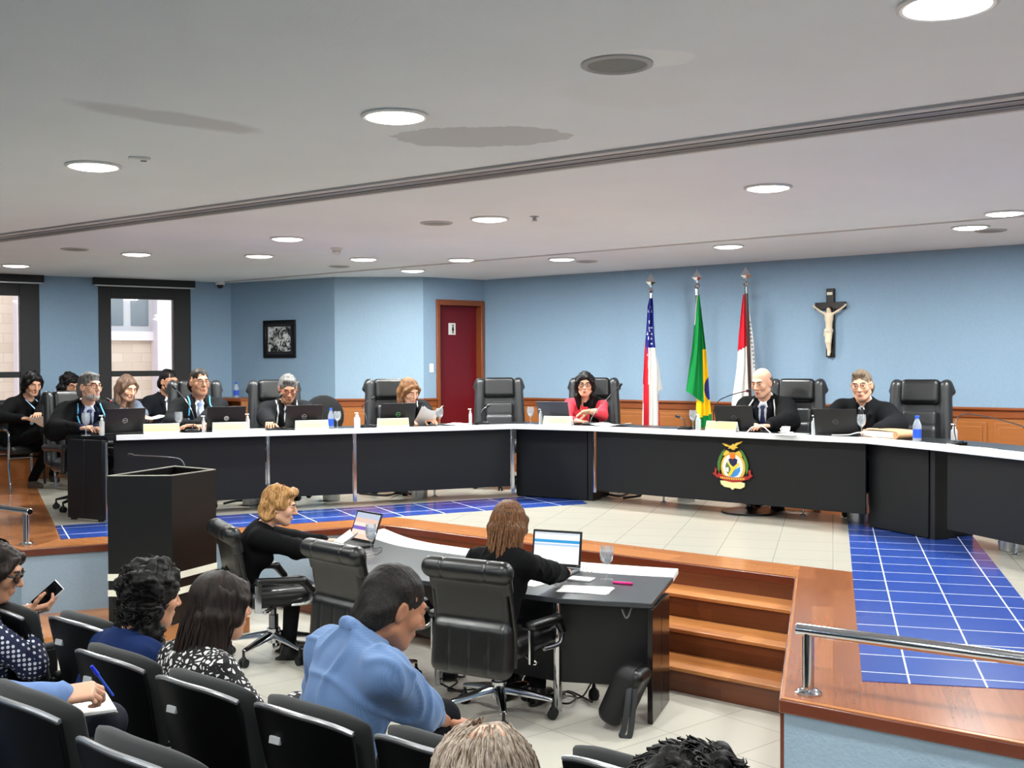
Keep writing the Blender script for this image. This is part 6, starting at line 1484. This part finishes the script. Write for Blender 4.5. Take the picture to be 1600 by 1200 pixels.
F_BL = m_cloth('flag_blue', (32, 40, 120)); F_W = m_cloth('flag_white', (232, 230, 226)); F_R = m_cloth('flag_red', (196, 34, 48)); F_G = m_cloth('flag_green', (22, 128, 62)); F_Y = m_cloth('flag_yellow', (240, 196, 30)); F_GS = m_cloth('flag_grey', (150, 152, 156))
_st = [(1015.5, 480), (1012, 487), (1017, 487), (1013, 504), (1013, 514), (1016.5, 513), (1010.5, 522), (1014, 518), (1017, 522), (1012, 529), (1016.8, 529.5), (1017, 538), (1010, 555)]
def c1(x, y):
    if y < 545 + (0 if x > 1011 else 20) and x > 1006.5 + max(0, (y - 525)) * .12:
        return 1 if any(abs(x - a) + abs(y - b) * .8 < 1.5 for a, b in _st) else 0
    if x > 1027.5 and y > 615: return 2
    if x < 1011.5 and y < 600: return 2
    if 1004.5 < x < 1012.5 and y >= 600: return 2
    return 1
flag(1017, 12.3, 427, 0.02, 'flag with blue starred canton and red and white stripes on a silver-tipped pole', [([(1014, 467), (1011, 480), (1008.7, 520), (1006, 550), (1003.7, 595), (1002, 690)], [(1019, 467), (1020, 480), (1021, 520), (1023, 545), (1027, 575), (1028, 620), (1031, 690)], -.055, .02, 2, c1), ([(1022, 545), (1022, 575), (1024, 612)], [(1023, 545), (1030, 580), (1034, 610)], -.03, .02, 1, lambda x, y: 1)], [F_BL, F_W, F_R], 454, 467)
def c2(x, y):
    if x < 1085 + (y - 462) * -.07 + 3 and y < 508 and x < 1089: return 1
    return 0
def c2b(x, y):
    if y < 547: return 0
    if (x - 1107) ** 2 / 50 + (y - 607) ** 2 / 320 < 1: return 3
    if y > 650 - (x - 1100) * .3: return 0
    return 2
flag(1089, 11.95, 420, 0.03, 'green yellow and blue flag hanging from the middle silver-tipped pole', [([(1087, 462), (1084, 500), (1079, 550), (1073, 595), (1070.5, 611)], [(1091, 462), (1094, 500), (1095, 548), (1096, 600), (1097, 630)], -.07, .03, 1.5, c2), ([(1089, 463), (1092, 545), (1088, 620), (1084, 690)], [(1092, 463), (1101, 545), (1105, 590), (1107, 620), (1114, 690)], -.03, .022, 1.5, c2b)], [F_G, F_W, F_Y, mat('flag_disc_blue', (28, 44, 130), .8)], 447, 462)
def c3(x, y): return 2 if (y < 548 - (x - 1156) * .6) else 1
def c3b(x, y): return 3 if (x > 1172 and 500 < y < 575 and int(y / 3.2) % 2 and abs(x - (1170 + (y - 480) * .11)) < 2.2) else 1
flag(1165, 11.6, 417, .08, 'red and white flag hanging beside a leaning dark pole with silver tip', [([(1162, 460), (1160, 475), (1155, 530), (1152, 575), (1145, 625), (1142, 690)], [(1166, 460), (1168, 500), (1171, 550), (1174, 612), (1177, 690)], .04, .03, 1.5, c3), ([(1168, 463), (1170, 500), (1173, 560), (1175, 612)], [(1169, 463), (1173, 490), (1180, 540), (1182, 580)], .06, .02, 1, c3b)], [F_BL, F_W, F_R, F_GS], 444, 460)
# ---- crucifix on the back wall
wn_ = N.to_2d(); 
def bw(px, py, off=0): return ONP(px, py, (D_.x - wn_.x * off, D_.y - wn_.y * off, 0), (wn_.x, wn_.y, 0))
c = bw(1299, 505); t = thing('crucifix', 'dark wooden crucifix with a pale carved figure on the back wall', 'crucifix', c, rot_of(-wn_))
zz = lambda y: bw(1299, y).z - c.z; wpx = (bw(1325, 479) - bw(1274, 479)).length
M_CROSS = mat('cross_wood', (26, 16, 14), .4)
mb = MB(); mb.box((0, .02, (zz(451) + zz(558)) / 2), (.085, .035, zz(451) - zz(558))); mb.box((0, .0205, zz(478)), (wpx * .93, .036, .075)); mb.build('cross', M_CROSS, t, .005)
M_IVORY = mat('carved_ivory', (222, 204, 176), .5)
H2 = zz(478); hh = zz(483) - zz(530)
q = [ell((0, .062, H2 - .045), (.024, .026, .032), None, .01)]
for k in (1, -1): q += [cap((.03 * k, .058, H2 - .09), (.095 * k, .052, H2 - .055), .014, .011, .01), cap((.095 * k, .052, H2 - .055), (.16 * k, .048, H2 - .01), .011, .009, .01), cap((.16 * k, .048, H2 - .01), (.175 * k, .046, H2 + .006), .009, .011, .008), cap((.018 * k, .06, H2 - .255), (.014 * k, .075, H2 - .37), .024, .018, .015), cap((.014 * k, .075, H2 - .37), (.006 * k, .055, H2 - .47), .018, .012, .01), cap((.006 * k, .055, H2 - .47), (.004 * k, .066, H2 - .505), .012, .012, .01)]
q += [ell((0, .057, H2 - .125), (.046, .028, .065), None, .02), ell((0, .057, H2 - .20), (.036, .024, .06), None, .02), cap((0, .06, H2 - .075), (0, .058, H2 - .1), .014, .018, .01)]
smesh('figure', q, .004, M_IVORY, t)
smesh('loincloth', [ell((0, .06, H2 - .255), (.046, .034, .034), None, .02), cap((.03, .075, H2 - .25), (.045, .07, H2 - .31), .014, .008, .01)], .004, mat('loincloth_cream', (214, 200, 178), .6), t)
smesh('hair', [ell((0, .055, H2 - .035), (.028, .028, .03), None, .01), cap((.018, .055, H2 - .045), (.024, .06, H2 - .08), .012, .008, .01), ell((0, .09, H2 - .05), (.018, .02, .026), None, .01, '-')], .004, mat('figure_hair', (70, 46, 34), .6), t)
mb = MB(); mb.box((0, .042, zz(459)), (.06, .008, .03), 0, 0, .08); mb.build('plaque', mat('plaque_cream', (216, 208, 190), .5), t, .002)
# ---- sideboard on the picture wall and its bottle
a = wn_; s0 = ppt(346, 560)[0]; s1 = ppt(416, 560)[0]; s0 = max(s0, .02); pdv3 = pdv; cpt = A_ + pdv * (s0 + s1) / 2 - po * .24
t = thing('sideboard', 'low wooden counter against the blue picture wall behind the bench', 'cabinet', (cpt.x, cpt.y, .003), math.atan2(pdv.y, pdv.x))
Ls = s1 - s0; mb = MB(); mb.box((0, 0, ZW - .02), (Ls, .44, .04)); mb.build('top', M_WDARK, t, .006)
mb = MB(); mb.box((-Ls / 2 + .02, 0, (ZW - .04) / 2), (.03, .4, ZW - .04)); mb.box((Ls / 2 - .02, 0, (ZW - .04) / 2), (.03, .4, ZW - .04)); mb.box((0, .19, (ZW - .04) / 2), (Ls - .07, .02, ZW - .04)); mb.box((0, 0, .4), (Ls - .07, .38, .025)); mb.build('carcass', M_WAINS, t, .003)
o = D(370, 627, cpt.y - .03); water_bottle((cpt.x + pdv.x * (-.0), cpt.y, ZW + .003), 'blue-capped water bottle standing on the wooden counter by the corner', .2, .034)
# ---- on the clerks table
t = laptop(P(545, 853, ZD), math.radians(-48), 'laptop with an open bright page in front of the fair-haired clerk', w=.32, d=.22, lid=112, group=None, screen=None)
def m_ui(name, kind):
    n = NT(name); sx = n.n.new('ShaderNodeSeparateXYZ'); n.put(sx.inputs[0], n.coord(kind='Generated')); z = sx.outputs[2]; x = sx.outputs[0] if kind == 'a' else sx.outputs[0]
    if kind == 'a': col = n.ramp(z, [(0, srgb((244, 246, 248))), (.56, srgb((244, 246, 248))), (.565, srgb((176, 200, 232))), (.62, srgb((176, 200, 232))), (.625, srgb((236, 240, 246))), (.66, srgb((236, 240, 246))), (.665, srgb((48, 150, 206))), (.76, srgb((48, 150, 206))), (.765, srgb((236, 244, 250))), (.9, srgb((250, 250, 250))), (.93, srgb((206, 214, 224)))], 'CONSTANT')
    else: col = n.ramp(z, [(0, srgb((236, 206, 186))), (.18, srgb((240, 222, 206))), (.34, srgb((130, 104, 190))), (.48, srgb((238, 224, 214))), (.62, srgb((228, 196, 180))), (.8, srgb((186, 196, 214)))], 'CONSTANT')
    n.set(Base_Color=(0, 0, 0, 1), Roughness=.2); n.put(n.b.inputs['Emission Color'], col); n.b.inputs['Emission Strength'].default_value = .9; return n.m
for c_ in bpy.data.objects:
    if c_.parent and c_.parent.parent == t and c_.name.startswith('screen'): c_.data.materials[0] = m_ui('screen_page_pink', 'b')
t2 = laptop(P(858, 893, ZD) + Vector((0, -.02, 0)), math.radians(-24), 'laptop with a blue and white page in front of the long-haired clerk', w=.34, d=.23, lid=100, group=None, m=mat('laptop_silver', (120, 122, 126), .4, .3))
for c_ in bpy.data.objects:
    if c_.parent and c_.parent.parent == t2 and c_.name.startswith('screen'): c_.data.materials[0] = m_ui('screen_page_blue', 'a')
    if c_.parent == t2 and c_.name.startswith('lid'): c_.data.materials[0] = M_LAP
goblet(P(580, 866, ZD), 'wine glass of water beside the laptop of the fair-haired clerk', .21, .04, .9)
goblet(P(948, 905, ZD), 'wine glass of water at the right end of the clerks table', .205, .042, 1.0)
o = P(973, 913, ZD); t = thing('highlighter', 'pink highlighter pen on the clerks table', 'pen', o + Vector((0, 0, .008)), math.radians(-24))
mb = MB(); mb.cyl((-.06, 0, 0), (.02, 0, 0), .0085, n=12); mb.build('barrel', mat('pink', (232, 50, 140), .4), t); mb = MB(); mb.cyl((.02, 0, 0), (.062, 0, 0), .0092, .008, n=12); mb.build('cap', mat('pink_dark', (214, 30, 120), .4), t)
sheet(P(915, 922, ZD), math.radians(-20), 'white paper sheets on the clerks table in front of the wine glass', n=2, w=.30, d=.2)
sheet(P(838, 908, ZD), math.radians(-40), 'white paper under the left arm of the long-haired clerk', n=1)
t = sheet(P(533, 862, ZD), math.radians(-60), 'white paper leaning against the laptop of the fair-haired clerk', n=1, curl=.04, tilt=.12, w=.15, d=.2); t.location.z += .04
o = P(908, 906, ZD); t = thing('notepad', 'small white notepad under the hand of the long-haired clerk', 'notepad', o, math.radians(-25)); mb = MB(); mb.box((0, 0, .006), (.15, .1, .010)); mb.build('pages', M_PAPER, t, .002); mb = MB(); mb.box((0, 0, .0005), (.154, .104, .002)); mb.build('cover', M_BLACK, t)
o = P(914, 896, ZD); t = thing('spectacles', 'thin-framed spectacles lying beside the notepad on the clerks table', 'glasses', o + Vector((0, .03, .003)), math.radians(-20)); mb = MB()
for k in (1, -1): mb.tube([(.032 * k + .025 * math.cos(a), 0, .02 + .019 * math.sin(a)) for a in np.linspace(0, 2 * PI, 19)], .0016, 6, cap=False)
mb.tube([(-.008, 0, .024), (.008, 0, .024)], .0016, 6); mb.build('rims', M_GLSM, t)
for k in (1, -1): mb = MB(); mb.tube([(.058 * k, 0, .024), (.056 * k, .12, .003)], .0014, 6); mb.build('temple', M_GLSM, t)
cable([P(x, y, ZD + .004) for x, y in ((566, 850), (585, 856), (597, 856), (588, 866), (560, 862))], 'thin dark cable beside the left wine glass on the clerks table', M_CABB, .002)
# ---- floor clutter under the clerks table
def fl(px, py, z=0): return P(px, py, HF) + Vector((0, 0, z))
for pts, lab in (([(690, 1062), (715, 1070), (700, 1080), (740, 1082), (770, 1070)], 'black cable winding on the floor left of the clerk chair'), ([(695, 1045), (725, 1050), (722, 1060), (695, 1058), (690, 1070), (730, 1090)], 'black cable loop on the floor at the table leg'), ([(800, 1062), (815, 1078), (840, 1085), (860, 1090)], 'black cable running to the power adapter on the floor'),
                 ([(868, 1098), (880, 1086), (900, 1090), (890, 1104), (874, 1098), (886, 1085), (912, 1092), (925, 1102)], 'coiled black cable in the middle of the floor under the table'), ([(866, 1050), (866, 1070), (868, 1085)], 'thin cable hanging from the table to the floor')):
    z = .008
    cable([fl(x, y, z if 'hanging' not in lab else (.30 - .14 * i)) + Vector((0, 0, .012 * (i % 2))) for i, (x, y) in enumerate(pts)], lab, M_CABB, .006)
def adapter(px, py, lab, s=(.12, .055, .035), r=.3):
    t = thing('power_adapter', lab, 'adapter', fl(px, py, .002), r); mb = MB(); mb.box((0, 0, s[2] / 2), s); mb.build('case', M_CABB, t, .008); mb = MB(); mb.tube([(s[0] / 2, 0, s[2] / 2), (s[0] / 2 + .05, .01, .012)], .005, 8); mb.build('lead', M_CABB, t)
adapter(857, 1092, 'flat black power adapter on the floor in front of the coiled cable'); adapter(700, 1060, 'black power adapter on the floor by the left table leg', (.12, .07, .04), -.3)
def plug(px, py, lab):
    t = thing('power_plug', lab, 'plug', fl(px, py, .002)); mb = MB(); mb.lathe([(.028, 0), (.034, .02), (.03, .05), (.012, .07), (.008, .11), (.003, .13)], 14); mb.build('plug_body', M_CABB, t); mb = MB(); mb.tube(arc([(0, 0, .12), (-.02, 0, .09), (-.06, .01, .02), (-.1, .0, .006)], 4), .005, 7); mb.build('lead', M_CABB, t)
plug(928, 1093, 'black power plug standing on the floor beside the coiled cable'); plug(826, 1072, 'black power plug standing on the white socket block behind the chair base'); plug(808, 1066, 'smaller black power plug behind the chair base')
# bag leaning on the end panel
o = fl(985, 1140); t = thing('shoulder_bag', 'black shoulder bag with strap leaning against the end of the clerks table', 'bag', o + Vector((-.03, .05, .0)), math.radians(-25))
lean = Rq('X', -.0) @ Rq('Y', .42)
smesh('body', [sbox((0, 0, .19), (.075, .13, .17), lean, .03, rd=.06)], .009, mat('bag_nylon', (9, 9, 10), .55, bump=.3, bscale=500), t)
smesh('flap', [sbox((.045, 0, .20), (.05, .115, .145), lean, .02, rd=.045)], .008, mat('bag_leather', (14, 14, 15), .35), t)
mb = MB(); mb.tube(arc([(.07, -.11, .27), (.075, -.155, .18), (.06, -.17, .05), (.05, -.18, .012), (.09, -.17, .012), (.1, -.14, .14), (.1, -.11, .25)], 6), .016, 8, flat=.25); mb.build('strap', mat('strap_grey', (44, 45, 48), .6), t)
# phone of the woman at left, pen and book of the writing person
o = D(74, 931, 4.93); t = thing('smartphone', 'dark smartphone held by the woman in the polka dot blouse', 'phone', o); t.rotation_euler = (math.radians(-40), math.radians(32), math.radians(-30))
mb = MB(); mb.box((0, 0, 0), (.07, .009, .14)); mb.build('case', mat('phone_case', (200, 202, 206), .3, .5), t, .004); mb = MB(); mb.box((0, -.0052, 0), (.064, .001, .132)); mb.build('screen', M_SCR, t)
o = D(157, 1060, 3.33); t = thing('pen', 'blue ballpoint pen in the writing hand at left', 'pen', o); t.rotation_euler = (.35, -.45, 0); mb = MB(); mb.cyl((0, 0, -.07), (0, 0, .028), .004, n=10); mb.build('barrel', M_BLUEL_, t); mb = MB(); mb.cyl((0, 0, .015), (0, 0, .05), .0065, .005, n=10); mb.build('cap', mat('pen_blue', (24, 50, 210), .35), t)
o = D(122, 1100, 3.42); t = thing('notebook', 'open notebook under the writing hand at left', 'notebook', o + Vector((0, .05, -.02)), .5); mb = MB(); mb.box((0, 0, 0), (.16, .2, .012)); mb.build('pages', M_PAPER, t, .003); mb = MB(); mb.box((0, 0, -.008), (.17, .21, .004)); mb.build('cover', M_BLACKG, t, .002)
o = D(66, 662, 11.6); t = sheet(o, math.radians(-20), 'white sheets of paper held by the young woman in black', n=3, tilt=-.12, curl=.02)
o = D(232, 655, 11.35); t = sheet(o, math.radians(20), 'open white notebook on the lap of the long-haired woman by the window', n=3, curl=.03, w=.3)
del REP[:]
